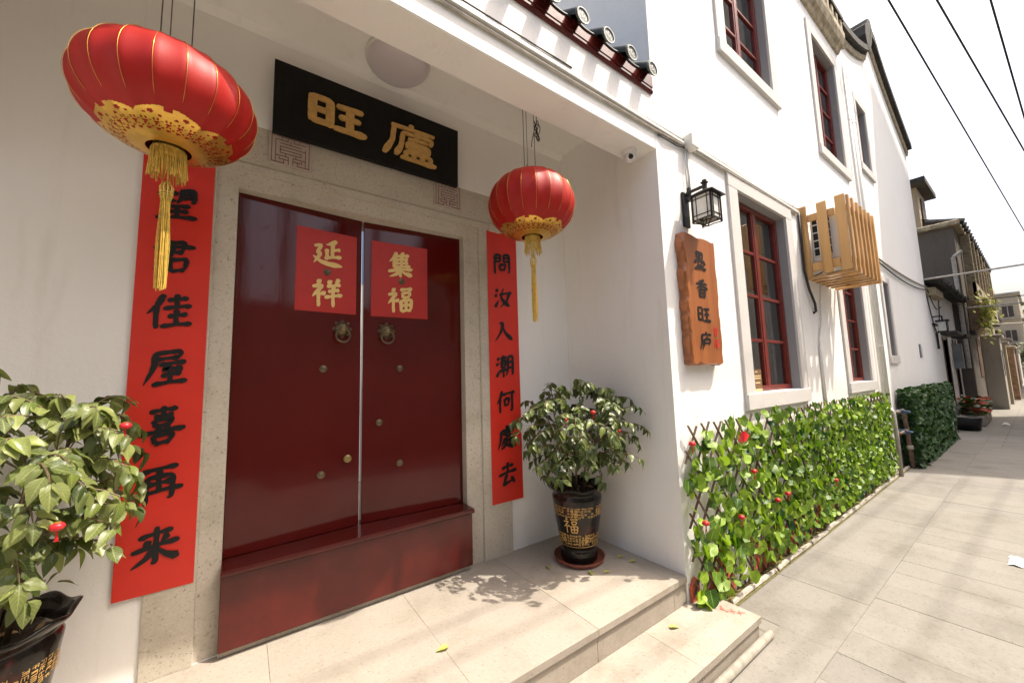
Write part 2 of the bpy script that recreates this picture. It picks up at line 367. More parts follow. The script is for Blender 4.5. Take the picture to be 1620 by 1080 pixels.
# ------------------------------------------------------------------ brush writing
GL = {
'望': "d22,8,31,17;h8,25,50,20;k20,24,19,44,48,41;p60,8,58,30,48,50;k60,10,87,7,86,46,78,43;h62,22,84,20;h62,33,84,31;h22,61,78,56;h26,76,74,72;s50,58,50,91;h6,94,94,90",
'君': "k26,12,71,7,66,38;h6,27,94,21;h26,40,68,37;p46,8,40,45,6,88;s40,60,44,94;k40,60,77,56,73,88;h44,92,72,88",
'佳': "p35,4,22,34,2,56;s22,36,22,97;h44,20,87,15;s64,4,64,42;h36,43,95,37;h46,65,87,60;s64,47,64,90;h32,92,97,87",
'屋': "k24,12,79,7,74,28;h26,29,74,25;p26,12,22,50,4,94;h34,43,89,38;k58,40,42,58,74,53;d68,48,82,62;h40,73,80,68;s58,60,58,92;h22,95,93,90",
'喜': "h22,13,78,9;s50,1,50,26;h32,27,70,24;s32,36,35,53;k32,36,69,33,65,50;h35,52,65,49;d38,55,43,64;d62,53,56,64;h4,70,96,63;s32,76,36,97;k32,76,71,73,66,95;h36,97,66,94",
'再': "h14,13,86,8;s26,30,24,96;k26,30,77,27,76,92,66,86;s50,10,50,68;h28,48,74,45;h2,72,98,64",
'来': "h16,23,82,17;d28,32,37,46;p72,27,60,46;h4,54,96,47;k50,3,50,95,41,88;p48,54,30,76,4,92;n52,54,70,74,98,90",
'問': "s12,10,11,97;k12,10,40,8,39,42;h14,25,40,23;h14,40,40,38;s60,9,60,42;k60,8,91,6,90,95,79,90;h60,24,88,22;h60,40,88,38;s36,55,38,79;k36,55,67,52,64,77;h38,79,64,77",
'汝': "d12,12,23,24;d5,37,18,47;t7,92,27,62;n54,8,42,54,88,94;p84,30,70,66,32,95;h32,38,98,30",
'入': "h30,13,48,11;p47,12,36,50,2,92;n45,22,60,58,99,91",
'潮': "d9,11,18,22;d3,35,14,44;t5,92,22,64;h26,16,57,13;s41,3,41,28;s30,28,32,56;k30,28,53,26,51,55;h32,41,51,40;h32,55,51,54;h22,71,60,67;s41,56,41,99;p66,10,65,60,56,95;k66,10,93,8,92,95,84,90;h67,36,91,34;h66,60,91,58",
'何': "p31,4,20,34,2,56;s20,36,20,97;h34,21,99,15;s44,40,46,69;k44,40,67,38,64,65;h46,67,64,65;k84,18,84,96,71,88",
'處': "s50,1,50,18;h50,9,75,7;p20,22,18,56,2,96;k20,22,89,18,82,32;h30,35,71,30;k46,24,46,47,81,42;p40,52,32,66,18,84;k36,61,58,57,38,86,18,97;n30,66,54,84,99,94;p68,54,66,72,57,83;k68,54,84,52,84,79,95,75",
'去': "h20,23,80,18;s50,3,50,46;h4,50,96,42;p46,50,30,84,23,91;t24,91,78,80;d66,64,87,94",
'延': "p78,4,60,14,44,18;s66,15,65,62;s47,34,48,64;h66,38,90,34;h40,67,94,61;k8,24,33,19,14,50,31,47,6,84;n4,60,36,82,99,95",
'祥': "d19,3,29,15;k5,27,37,22,4,62;s24,46,24,97;d33,45,43,57;d54,5,62,18;p88,1,76,18;h50,27,93,22;h54,45,89,41;h43,66,99,59;s71,24,70,100",
'集': "p35,2,26,20,8,38;s26,20,26,62;d54,1,61,12;h26,18,83,14;h28,32,79,29;h28,46,79,43;h26,61,88,57;s54,16,54,58;h4,76,96,69;s50,62,50,100;p46,76,32,88,8,97;n54,75,70,86,96,95",
'福': "d19,3,29,15;k5,27,37,22,4,62;s24,46,24,97;d33,45,42,56;h50,10,95,7;s58,22,60,41;k58,22,87,20,84,38;h60,40,84,38;s51,53,54,95;k51,53,93,49,90,93;s72,52,72,92;h54,72,90,70;h54,94,90,91",
'旺': "u10,14,10,82;u10,16,38,16,38,86;u10,48,36,48;u10,80,38,80;u50,22,92,19;u54,50,88,48;u71,22,71,82;v45,85,99,83",
'廬': "u52,3,52,13;u16,17,97,14;v20,17,17,60,3,97;v36,30,34,64,24,94;u36,30,93,27,90,42;u62,18,62,44;u62,22,84,21;u47,43,84,40;u46,53,46,70;u46,53,86,53,86,70;u46,61,84,61;u65,53,65,70;u46,70,86,70;u42,79,42,95;u42,79,90,79,90,95;u57,79,57,95;u74,79,74,95;v33,97,101,97",
'墨': "s28,6,28,40;k28,6,72,6,72,40;h28,40,72,40;d40,13,44,24;d60,13,56,24;s50,6,50,56;h14,56,86,54;d16,62,12,72;d36,62,38,71;d58,62,62,71;d80,60,88,71;h26,83,74,81;s50,72,50,96;h8,98,92,96",
'香': "p70,3,50,10,26,14;h10,29,90,24;s50,12,50,52;p46,30,30,44,8,55;n54,30,70,42,95,51;s30,58,30,97;k30,58,70,58,70,97;h32,77,70,77;h30,95,70,95",
'庐': "d50,1,57,12;h20,19,92,15;p22,18,20,58,4,96;d56,24,61,34;k36,41,83,38,80,62;h38,62,80,60;p36,41,34,66,20,97",
}
PROF = {'h': [.7, 1.05, .72, .66, .72, 1.15, .6], 's': [.75, 1.1, .85, .8, .82, .9, .45], 'p': [.8, 1.15, 1.0, .8, .5, .12], 'n': [.3, .6, .85, 1.1, 1.5, .12],
        'd': [.2, .95, 1.35, 1.0, .3], 'k': [.7, 1.05, .8, .95, .95, .85, .2], 't': [1.1, 1.1, .7, .1], 'u': [.85, 1, 1, 1, 1, 1, .85], 'v': [.7, .95, .9, .95, 1.1, 1.35, .8]}
def stroke_pts(kind, pts, n):
    P = [Vector((x, y)) for x, y in pts]
    if len(P) == 2:
        a, b = P; m = (a+b)/2; d = b-a; nn = Vector((-d.y, d.x))*(.03 if kind == 'h' else -.02 if kind in 'sk' else 0); P = [a, m-nn, b]
        if kind in 'uv': P = [a, m, b]
    out = []
    if kind in 'kuv':     # turns stay crisp
        L = [(P[i+1]-P[i]).length for i in range(len(P)-1)]; T = sum(L)
        for i in range(n+1):
            s = T*i/n; j = 0
            while j < len(L)-1 and s > L[j]: s -= L[j]; j += 1
            out.append(P[j].lerp(P[j+1], min(1, s/max(L[j], 1e-6))))
        for _ in range(2 if kind != 'u' else 1): out = [out[0]]+[(out[i-1]+out[i]*2+out[i+1])/4 for i in range(1, n)]+[out[-1]]
    else:
        for i in range(n+1):
            t_ = i/n*(len(P)-1); j = min(int(t_), len(P)-2); u = t_-j
            p0 = P[max(j-1, 0)]; p1 = P[j]; p2 = P[j+1]; p3 = P[min(j+2, len(P)-1)]
            out.append(.5*((2*p1)+(p2-p0)*u+(2*p0-5*p1+4*p2-p3)*u*u+(3*p1-p0-3*p2+p3)*u*u*u))
    return out
def glyph(ch, name, mat, parent, org, size, wd=9.0, ex=(1, 0, 0), ez=(0, 0, 1), nrm=(0, -1, 0), lift=.0012, rough=.10, slant=0.0, raised=0, aspect=1.0, mapf=None, seed=0):
    """write one character; org = its centre"""
    mb = MB(); ex = Vector(ex); ez = Vector(ez); nrm = Vector(nrm); org = Vector(org)
    for k, st in enumerate(GL[ch].split(';')):
        kind = st[0]; q = [float(a) for a in st[1:].split(',')]; pts = list(zip(q[::2], q[1::2])); n = 16
        c = stroke_pts(kind, pts, n); pr = PROF[kind]; L = []; Rr = []
        for i in range(n+1):
            d = (c[min(i+1, n)]-c[max(i-1, 0)]); d = d.normalized() if d.length > 1e-6 else Vector((1, 0)); nn = Vector((-d.y, d.x))
            t_ = i/n*(len(pr)-1); j = min(int(t_), len(pr)-2); wv = pr[j]*(1-t_+j)+pr[j+1]*(t_-j); wv *= wd/2
            if kind in 'pd' : wv *= 1.05
            r1 = 1+rough*2*noise.noise(Vector((i*.55, k*3.1, seed+ord(ch) % 97))); r2 = 1+rough*2*noise.noise(Vector((i*.55, k*3.1+9, seed+ord(ch) % 97)))
            L.append(c[i]+nn*wv*r1); Rr.append(c[i]-nn*wv*r2)
        d0 = (c[0]-c[1]).normalized()*wd*.22*pr[0]; d1 = (c[-1]-c[-2]).normalized()*wd*.22*pr[-1]
        ring = [c[0]+d0]+L+[c[-1]+d1]+Rr[::-1]
        def to3(p, h):
            x = (p.x-50)/100*size*aspect; z = (50-p.y)/100*size+slant*x
            if mapf: return mapf(x, z, h)
            return org+ex*x+ez*z+nrm*h
        h = lift+k*.00022; m = len(L); top = [to3(p, h+raised) for p in [c[0]+d0]+L+[c[-1]+d1]+Rr]
        fs = [(0, 1, m+2)]+[(1+i, 2+i, m+3+i, m+2+i) for i in range(m-1)]+[(m, m+1, 2*m+1)]
        mb.add(top, [f[::-1] for f in fs])
        if raised:
            bot = [to3(p, 0) for p in ring]; tp = [to3(p, h+raised) for p in ring]; nn_ = len(ring)
            mb.add(bot+tp, [(i, (i+1) % nn_, nn_+(i+1) % nn_, nn_+i) for i in range(nn_)])
    return mb.build(name, mat, parent)

# ================================================================== SETTING
G = -.29                                   # street level; porch floor is z = 0
YF = -.963                                 # facade plane; door wall is y = 0
street = struct(MB().add([(-150, -150, G-.0035), (250, -150, G-.0035), (250, 150, G-.0035), (-150, 150, G-.0035)], [(0, 1, 2, 3)]).build('street', 'street_base'))
def slab(parent, x0, x1, y0, y1, z0, z1, mat, gap=.0009, bevel=.001):
    dz = random.uniform(-.0012, .0012)
    return box('slab', mat, parent, x0+gap, x1-gap, y0+gap, y1-gap, z0, z1+dz, bevel=bevel)
for k in range(-3, 16):                    # strip beside the houses
    x0 = 2.73+.685*k
    slab(street, x0, x0+.685, -1.576, -1.055 if x0 > 2.6 else -1.30, G-.03, G, 'street_stone')
for row, (ya, yb) in enumerate(((-2.476, -1.576), (-3.376, -2.476))):
    x = 1.33+.11*row
    while x < 11.5:
        dx = .283+random.uniform(-.012, .012)
        slab(street, x, x+dx, ya, yb, G-.03, G, 'street_stone'); x += dx

porch = struct(MB().box(-1.07, 2.31, -.945, .30, G-.05, -.0035).build('porch_floor', 'floor_stone'))
xs = [-1.07, -.545, .135, .815, 1.495, 2.175, 2.306]
for a, b_ in zip(xs[:-1], xs[1:]):
    slab(porch, a, b_, -.972, .295, -.034, 0, 'floor_stone', .0005, .001)
    box('riser', 'floor_stone', porch, a+.0015, b_-.0015, -.958, -.9455, G, -.0345)
step = struct(MB().box(-1.6, 2.49, -1.27, -.947, G-.05, -.1655).build('porch_step', 'floor_stone'))
xs = [-1.6, -.9, -.2, .5, 1.2, 1.87, 2.515]
for a, b_ in zip(xs[:-1], xs[1:]):
    slab(step, a, b_, -1.295, -.959, -.1965, -.162, 'floor_stone', .0005, .001)
    box('riser', 'floor_stone', step, a+.0015, min(b_, 2.50)-.0015, -1.284, -1.2705, G, -.197)
# red scrawl on the step
sc = MB()
for (x, y, dx, dy) in ((2.40, -1.07, .05, -.012), (2.405, -1.115, .035, .012), (2.40, -1.115, .012, -.03), (2.43, -1.10, -.02, -.035), (2.42, -1.165, .03, -.02), (2.45, -1.155, -.03, -.035), (2.44, -1.195, .04, -.03), (2.47, -1.19, -.035, -.03), (2.40, -1.15, .02, -.008)):
    n_ = Vector((-dy, dx)).normalized()*.005; z = -.1592+random.uniform(0, .0006)
    sc.add([(x-n_.x, y-n_.y, z), (x+dx-n_.x*.5, y+dy-n_.y*.5, z), (x+dx+n_.x*.5, y+dy+n_.y*.5, z), (x+n_.x, y+n_.y, z)], [(0, 1, 2, 3)])
sc.build('red_scrawl', 'red_chalk', step)
struct(MB().box(-6, 2.28, .31, 2.88, G-.02, -.02).build('courtyard', 'floor_stone'))

# kerb and mossy strip along the facade
moss = struct(MB().add([(2.52, -1.06, G+.004), (12.9, -1.06, G+.004), (12.9, -.97, G+.012), (2.52, -.97, G+.012)], [(0, 1, 2, 3)]).build('planting_strip', 'moss_soil'))
x = 2.72; k = 0
while x < 12.8:
    L = random.uniform(.35, .75)
    z = random.uniform(.012, .022); y = -1.035+random.uniform(-.006, .006)
    MB().tube([(x, y, G+z*.6), (x+L*.3, y+.003, G+z), (x+L*.7, y-.002, G+z), (x+L-.015, y, G+z*.6)], [.016, .02, .019, .014], 7).build('kerb_stone', 'kerb_stone', street); x += L

# ================================================================== WHITE HOUSE
def holed_wall(x0, x1, z0, z1, holes, y, th, mat, name, parent, top=None):
    xs = sorted({x0, x1}|{h[0] for h in holes}|{h[1] for h in holes}); zs = sorted({z0, z1}|{h[2] for h in holes}|{h[3] for h in holes})
    mb = MB(); inside = lambda x, z: any(h[0] < x < h[1] and h[2] < z < h[3] for h in holes)
    for i in range(len(xs)-1):
        for j in range(len(zs)-1):
            if inside((xs[i]+xs[i+1])/2, (zs[j]+zs[j+1])/2): continue
            a, b_, c_, d_ = xs[i], xs[i+1], zs[j], zs[j+1]
            mb.add([(a, y, c_), (b_, y, c_), (b_, y, d_), (a, y, d_)], [(0, 1, 2, 3)])
            mb.add([(a, y+th, c_), (b_, y+th, c_), (b_, y+th, d_), (a, y+th, d_)], [(3, 2, 1, 0)])
    for a, b_, c_, d_ in list(holes)+[(x0, x1, z0, z1)]:
        mb.add([(a, y, c_), (b_, y, c_), (b_, y, d_), (a, y, d_), (a, y+th, c_), (b_, y+th, c_), (b_, y+th, d_), (a, y+th, d_)], [(0, 1, 5, 4), (1, 2, 6, 5), (2, 3, 7, 6), (3, 0, 4, 7)])
    return mb.build(name, mat, parent)

house = thing('white_house', 'white plastered two storey house with red lacquer double door in its recessed porch', 'house', (2.31, 0, 0))
# openings: (x0, x1, z0, z1)
LOW = [(3.49, 4.575, 1.085, 2.865), (6.31, 7.275, 1.095, 2.80)]
UPP = [(3.55, 4.60, 4.285, 5.93), (6.24, 7.26, 4.235, 5.93)]
holed_wall(2.31, 8.02, G-.05, 6.62, LOW+UPP, YF, .24, 'white_plaster', 'facade_wall', house)
MB().box(2.3105, 2.55, YF+.2401, 1.2, G, 6.62).build('side_wall', 'white_plaster', house)
MB().box(2.5501, 8.02, .96, 1.2, G, 6.62).build('back_wall', 'white_plaster', house)
MB().box(7.79, 8.019, YF+.2402, .9598, G, 6.62).build('party_wall', 'white_plaster', house)
MB().box(2.30, 8.03, YF-.03, 1.25, 6.621, 6.72).build('roof_slab', 'cornice_stone', house)
# door wall with its stone-lined opening
holed_wall(-3.2, 2.309, -.0005, 3.55, [(-.33, 1.655, -.0004, 2.69)], 0, .30, 'white_plaster', 'door_wall', house)
MB().box(-1.31, -1.07, YF+.0002, -.0005, G, 3.50).build('porch_side_wall', 'white_plaster', house)
MB().box(-6, -1.3101, YF, YF+.24, G-.05, 3.50).build('front_wall', 'white_plaster', house)
MB().box(-1.0695, 2.3095, YF, -.752, 2.84, 3.372).build('porch_beam', 'white_plaster', house, bevel=.006)
MB().box(-1.0695, 2.3095, -.7518, -.0002, 3.275, 3.40).build('porch_ceiling', 'white_plaster', house)
# small cove where the porch ceiling meets the walls
MB().prism([(-1.069, -.0006, 3.2748), (-1.069, -.035, 3.2748), (-1.069, -.0006, 3.24)], [(2.309, -.0006, 3.2748), (2.309, -.035, 3.2748), (2.309, -.0006, 3.24)]).build('ceiling_cove', 'white_plaster', house)

MB().box(-3.2, 4.5, 2.9, 3.1, 0, 2.6).build('courtyard_wall', 'white_plaster', house)
# stone door frame
fs_ = 'frame_stone'
def jamb(xo, xi, sgn):
    # profile in plan: flat outer face, a small step, splayed inner face
    xm = xi+(xo-xi)*.33
    pl = [(xo, .29), (xo, -.012), (xm+sgn*.004, -.012), (xm, -.004), (xm, .004), (xi, .012), (xi, .29)]
    if sgn < 0: pl = pl[::-1]
    MB().prism([(x, y, 0.0006) for x, y in pl], [(x, y, 2.4095) for x, y in pl]).build('door_jamb', fs_, house)
jamb(-.3295, -.06, -1); jamb(1.6545, 1.292, 1)
MB().prism([(-.3295, -.012, 2.41), (-.3295, -.012, 2.455), (-.3295, -.002, 2.47), (-.3295, -.002, 2.6895), (-.3295, .29, 2.6895), (-.3295, .29, 2.322), (-.3295, .012, 2.322), (-.3295, .004, 2.41)][::-1],
           [(1.6545, -.012, 2.41), (1.6545, -.012, 2.455), (1.6545, -.002, 2.47), (1.6545, -.002, 2.6895), (1.6545, .29, 2.6895), (1.6545, .29, 2.322), (1.6545, .012, 2.322), (1.6545, .004, 2.41)][::-1]).build('door_lintel', fs_, house)
box('door_sill', fs_, house, -.0598, 1.2918, -.030, .29, .0006, .030, bevel=.004)
# carved corner brackets of the lintel ends
for x, s in ((-.20, -1), (1.50, 1)):
    MB().prism([(x, -.0125, 2.40), (x+.10*s, -.0125, 2.40), (x+.135*s, -.0125, 2.425), (x+.10*s, -.0125, 2.455), (x, -.0125, 2.455)], [(x, -.032, 2.405), (x+.09*s, -.032, 2.405), (x+.12*s, -.032, 2.425), (x+.09*s, -.032, 2.45), (x, -.032, 2.45)]).build('stone_bracket', fs_, house)

# high red threshold
MB().box(-.059, 1.291, -.060, .06, .034, .372).build('threshold_board', 'red_sill', house, bevel=.004)
MB().prism([(-.0595, -.082, .3725), (-.0595, -.090, .38), (-.0595, -.090, .392), (-.0595, -.078, .402), (-.0595, .20, .405), (-.0595, .20, .3725)], [(1.2915, -.082, .3725), (1.2915, -.090, .38), (1.2915, -.090, .392), (1.2915, -.078, .402), (1.2915, .20, .405), (1.2915, .20, .3725)]).build('threshold_cap', 'red_cap', house)

# two door leaves, pushed a little inward in the middle
DOORY0, DOORY1 = .072, .118
def door_y(x):                            # front face of the leaves
    return DOORY0+(DOORY1-DOORY0)*(1-abs(x-.606)/.66) if -.06 < x < 1.29 else DOORY0
def leaf_door(xa, xb, ya, yb):
    mb = MB(); nseg = 6; pts = []
    for i in range(nseg+1):
        u = i/nseg; pts.append((xa+(xb-xa)*u, ya+(yb-ya)*u))
    mb.hexa([(xa, ya, .407), (xb, yb, .407), (xb, yb+.05, .407), (xa, ya+.05, .407), (xa, ya, 2.335), (xb, yb, 2.335), (xb, yb+.05, 2.335), (xa, ya+.05, 2.335)])
    return mb.build('door_leaf', 'red_lacquer', house, bevel=.003)
leafL = leaf_door(-.0595, .598, DOORY0, DOORY1); leafR = leaf_door(.6115, 1.2915, DOORY1, DOORY0)
def on_door(x, off=0): return door_y(x)-off
for x, z, lf in ((.485, 1.60, leafL), (.757, 1.60, leafR)):
    y = on_door(x); kn = MB(); n = 16; pl = []
    for i in range(n): r = .062 if i % 2 == 0 else .043; a = 2*pi*i/n+pi/2; pl.append((x+r*cos(a), z+r*sin(a)))
    kn.prism([(px, y-.0005, pz) for px, pz in pl], [(x+(px-x)*.93, y-.006, z+(pz-z)*.93) for px, pz in pl])
    kn.lathe([(.045, 0), (.043, .006), (.034, .016), (.02, .024), (.006, .028), (.0, .029)], (0, 0, 0), 20)
    m_ = len(kn.v)-6*20
    for i in range(m_, len(kn.v)): p = kn.v[i]; kn.v[i] = Vector((x+p.x, y-.005-p.z, z+p.y))
    plate = kn.build('knocker_plate', 'bronze', lf, smooth=True, auto=True)
    MB().tube([(x+.040*sin(2*pi*i/24), y-.036-.004*cos(2*pi*i/24), z-.045+.040*cos(2*pi*i/24)) for i in range(25)], .0062, 8, False).build('knocker_ring', 'bronze', lf, smooth=True)
    box('knocker_tongue', 'brass_dull', lf, x-.009, x+.009, y-.046, y-.026, z-.018, z+.012, bevel=.003)
for x, z, lf in ((.382, 1.352, leafL), (.845, 1.352, leafR), (.382, .738, leafL), (.845, .738, leafR), (.715, 1.008, leafR), (.392, 1.945, leafL), (.856, 1.945, leafR)):
    y = on_door(x); s_ = MB().lathe([(.021, 0), (.021, .003), (.012, .005), (.012, .008), (.007, .011), (0, .012)], (0, 0, 0), 16)
    s_.v = [Vector((x+p.x, y-.0045-p.z, z+p.y)) for p in s_.v]; s_.build('door_stud', 'bronze', lf, smooth=True, auto=True)
y = on_door(.525); s_ = MB().lathe([(.018, 0), (.022, .012), (.022, .02), (.014, .024), (0, .024)], (0, 0, 0), 16); s_.v = [Vector((.525+p.x, y-.001-p.z, .81+p.y)) for p in s_.v]; s_.build('lock_cylinder', 'brass_dull', leafL, smooth=True, auto=True)

# seal tiles in the lintel
def seal(cx, z0, w_, h_):
    x0, x1, z1 = cx-w_/2, cx+w_/2, z0+h_
    b_ = box('seal_tile', 'seal_stone', house, x0, x1, -.014, -.0025, z0, z1, bevel=.002)
    lines = MB(); u = lambda a: x0+w_*(.07+.86*a); v = lambda a: z0+h_*(.07+.86*a); t_ = .0032
    segs = [(0, 0, 0, 1), (0, 1, 1, 1), (1, 1, 1, 0), (.1, 0, .1, .86), (.9, 0, .9, .72), (.1, .86, .42, .86), (.42, .86, .42, .98), (.58, .98, .58, .86), (.58, .86, .9, .86), (.26, .98, .26, .9), (.74, .98, .74, .9),
            (.22, .74, .78, .74), (.5, .74, .5, .86), (.22, .62, .9, .62), (.1, .62, .1, .5), (.22, .5, .78, .5), (.22, .38, .78, .38), (.22, .38, .22, .62), (.78, .38, .78, .5), (.36, .38, .36, .26), (.64, .38, .64, .26),
            (.1, .26, .44, .26), (.56, .26, .9, .26), (.2, .14, .44, .14), (.44, .26, .44, 0), (.56, .26, .56, 0), (.56, .14, .8, .14), (.68, .14, .68, .02), (.32, .14, .32, .02), (0, 0, .32, 0), (.68, 0, 1, 0), (.8, .14, .8, .2), (.2, .14, .2, .2)]
    for k, (a, c_, d_, e) in enumerate(segs):
        lines.box(min(u(a), u(d_))-t_/2, max(u(a), u(d_))+t_/2, -.0149-.00008*k, -.0139, min(v(c_), v(e))-t_/2, max(v(c_), v(e))+t_/2)
    lines.build('fret_lines', 'seal_red', b_)
seal(.172, 2.498, .215, .182); seal(1.158, 2.503, .215, .182)

# windows: stone surround, red casements, panes, curtain behind
def window(x0, x1, z0, z1, par, rows=4, cols=2, sill=True, rec=.07, out=.165, y=YF, curt='curtain', top=True):
    o = thing_part('window', par, (x0, y, z0))
    for nm, a in (('surround', (x0-out, x0, y-.022, y+.02, z0-.0005, z1+.0005)), ('surround', (x1, x1+out, y-.022, y+.02, z0-.0005, z1+.0005))): box(nm, 'grey_trim', o, *a, bevel=.003)
    if top: box('surround', 'grey_trim', o, x0-out, x1+out, y-.0225, y+.02, z1+.001, z1+out*.86, bevel=.003)
    box('window_sill', 'grey_trim', o, x0-out-.004, x1+out+.004, y-.034, y+.03, z0-.13, z0-.001, bevel=.004)
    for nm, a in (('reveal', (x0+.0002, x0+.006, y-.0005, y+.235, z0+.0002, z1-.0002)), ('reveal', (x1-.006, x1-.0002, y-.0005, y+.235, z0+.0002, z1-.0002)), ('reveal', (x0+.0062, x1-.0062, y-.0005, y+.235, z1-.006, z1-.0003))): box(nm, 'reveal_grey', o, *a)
    yf = y+rec; fw_ = .045; X0, X1, Z0, Z1 = x0+.0065, x1-.0065, z0+.0003, z1-.0065
    for a in ((X0, X0+fw_, yf, yf+.06, Z0, Z1), (X1-fw_, X1, yf, yf+.06, Z0, Z1), (X0+fw_, X1-fw_, yf, yf+.06, Z1-fw_, Z1), (X0+fw_, X1-fw_, yf, yf+.06, Z0, Z0+fw_*1.1)): box('frame', 'window_red', o, *a, bevel=.003)
    iw = X1-X0-2*fw_; ih = Z1-Z0-2.1*fw_; cw = iw/cols; rh = ih/rows; xa = X0+fw_; za = Z0+1.1*fw_
    for i in range(1, cols): box('mullion', 'window_red', o, xa+cw*i-.030, xa+cw*i+.030, yf+.004, yf+.055, za, za+ih, bevel=.004)
    for i in range(cols):
        l = xa+cw*i+(.030 if i else 0); r = xa+cw*(i+1)-(.030 if i < cols-1 else 0)
        for a in ((l, l+.022, za, za+ih), (r-.022, r, za, za+ih)): box('casement', 'window_red', o, a[0]+.0002, a[1]-.0002, yf+.010, yf+.05, a[2]+.0003, a[3]-.0003)
        for j in range(1, rows): box('glazing_bar', 'window_red', o, l+.022, r-.022, yf+.012, yf+.046, za+rh*j-.014, za+rh*j+.014, bevel=.002)
        for j in range(rows):
            ty = random.uniform(-.0035, .0035); p = [(l+.0225, yf+.028+ty, za+rh*j+.004), (r-.0225, yf+.028-ty, za+rh*j+.004), (r-.0225, yf+.028-ty*.4, za+rh*(j+1)-.004), (l+.0225, yf+.028+ty*.4, za+rh*(j+1)-.004)]
            MB().add(p, [(0, 1, 2, 3)]).build('pane', 'window_glass', o)
    cb = MB(); n = 46; w_ = x1-x0+.3; pts = [(x0-.15+w_*i/n, y+.262+.012*sin(i*1.9)+.008*sin(i*.77+x0)) for i in range(n+1)]
    cb.add([(px, py, z0-.1) for px, py in pts]+[(px, py, z1+.05) for px, py in pts], [(i, i+1, n+2+i, n+1+i) for i in range(n)])
    cb.build('curtain', curt, o, smooth=True)
    return o
def thing_part(name, parent, loc):
    o = bpy.data.objects.new(name, None); COL.objects.link(o); o.empty_display_size = .1; return place(o, loc, parent)
for a in LOW: window(*a, house)
window(*UPP[0], house); window(*UPP[1], house)

cdn = thing('window_card', 'small brown card with gold print on the first window pane', 'card', (3.75, YF+.066, 1.08))
box('card', 'card_brown', cdn, 3.665, 3.845, YF+.063, YF+.0665, 1.085, 1.285); cpr = MB()
for k_, (z_, a_, b_) in enumerate(((1.262, .05, .10), (1.225, .02, .16), (1.205, .02, .16), (1.165, .04, .14), (1.105, .005, .175), (1.092, .01, .17))): cpr.box(3.665+a_, 3.665+b_, YF+.0612, YF+.0628, z_-.005, z_+.006)
cpr.build('print', 'card_print', cdn)
# porch eave: glazed red fascia, pan tiles and round tile ends
MB().prism([(-1.3, YF-.0005, 3.245), (-1.3, -.976, 3.245), (-1.3, -.983, 3.260), (-1.3, -.976, 3.266), (-1.3, -.976, 3.284), (-1.3, -.981, 3.290), (-1.3, -.981, 3.372), (-1.3, YF-.0005, 3.372)],
           [(2.295, YF-.0005, 3.245), (2.295, -.976, 3.245), (2.295, -.983, 3.260), (2.295, -.976, 3.266), (2.295, -.976, 3.284), (2.295, -.981, 3.290), (2.295, -.981, 3.372), (2.295, YF-.0005, 3.372)]).build('eave_fascia', 'fascia_red', house)
eave = thing_part('eave_roof', house, (.6, -.6, 3.4))
SL = .80
def tile_pt(x, d, z): return Vector((x, -1.042+d, 3.343+SL*min(d, .25)+.42*max(0, d-.25)+z))
tx = [2.193-.2245*k for k in range(15)]
for x in tx:
    mb = MB(); n = 10
    for d0, d1, r0 in ((.0, .34, .050), (.30, .66, .047)):
        ring = lambda d, r: [tile_pt(x+r*cos(pi*(1.12-1.24*i/n)), d, r*sin(pi*(1.12-1.24*i/n))) for i in range(n+1)]
        a = ring(d0, r0); b_ = ring(d1, r0); k = len(a); mb.add(a+b_, [(i, i+1, k+i+1, k+i) for i in range(k-1)])
        a2 = ring(d0, r0-.012); mb.add(a+a2, [(i, k+i, k+i+1, i+1) for i in range(k-1)])
    t_ = mb.build('ridge_tile', 'roof_tile', eave, smooth=True)
    dk = MB().lathe([(0, -.012), (.050, -.012), (.0525, -.002), (.050, .006), (.043, .006), (.041, .002), (0, .002)], (0, 0, 0), 20)
    dk.v = [tile_pt(x+p.x, -p.z-.008, p.y) for p in dk.v]; dk.build('tile_end', 'tile_face', eave)
    orn = MB(); R_ = lambda a, r: (x+r*cos(a), r*sin(a))
    for a, r0 in ((0, .034),):
        for j in range(24):
            a0, a1 = 2*pi*j/24, 2*pi*(j+1)/24; q = [R_(a0, .044), R_(a1, .044), R_(a1, .048), R_(a0, .048)]; orn.add([tile_pt(px, -.0155, pz) for px, pz in q], [(0, 1, 2, 3)])
    for j in range(3):
        cx, cz = x+(.02*(j-1)), .004*((j % 2)*2-1)
        for h in range(10):
            a0, a1 = 2*pi*h/10*.8+j, 2*pi*(h+1)/10*.8+j; q = [(cx+.009*cos(a0), cz+.018*sin(a0)), (cx+.009*cos(a1), cz+.018*sin(a1)), (cx+.005*cos(a1), cz+.013*sin(a1)), (cx+.005*cos(a0), cz+.013*sin(a0))]
            orn.add([tile_pt(px, -.0115, pz) for px, pz in q], [(0, 1, 2, 3)])
    orn.build('tile_relief', 'tile_ornament', eave)
for xa, xb in zip(tx[1:]+[tx[-1]-.2245], tx):
    mb = MB(); n = 8; pts = []
    for i in range(n+1): u = i/n; pts.append((xa+.03+(xb-xa-.06)*u, -.012-.012*sin(pi*u)))
    for d0, d1, oz in ((.055, .34, 0), (.28, .66, .012)):
        a = [tile_pt(x, d0, z+oz) for x, z in pts]; b_ = [tile_pt(x, d1, z+oz) for x, z in pts]; a2 = [p-Vector((0, 0, .012)) for p in a]; b2 = [p-Vector((0, 0, .012)) for p in b_]; k = n+1
        mb.add(a+b_+a2+b2, [(i, i+1, k+i+1, k+i) for i in range(n)]+[(2*k+i, 3*k+i, 3*k+i+1, 2*k+i+1) for i in range(n)]+[(i, 2*k+i, 2*k+i+1, i+1) for i in range(n)])
    mb.build('pan_tile', 'roof_tile', eave, smooth=True)
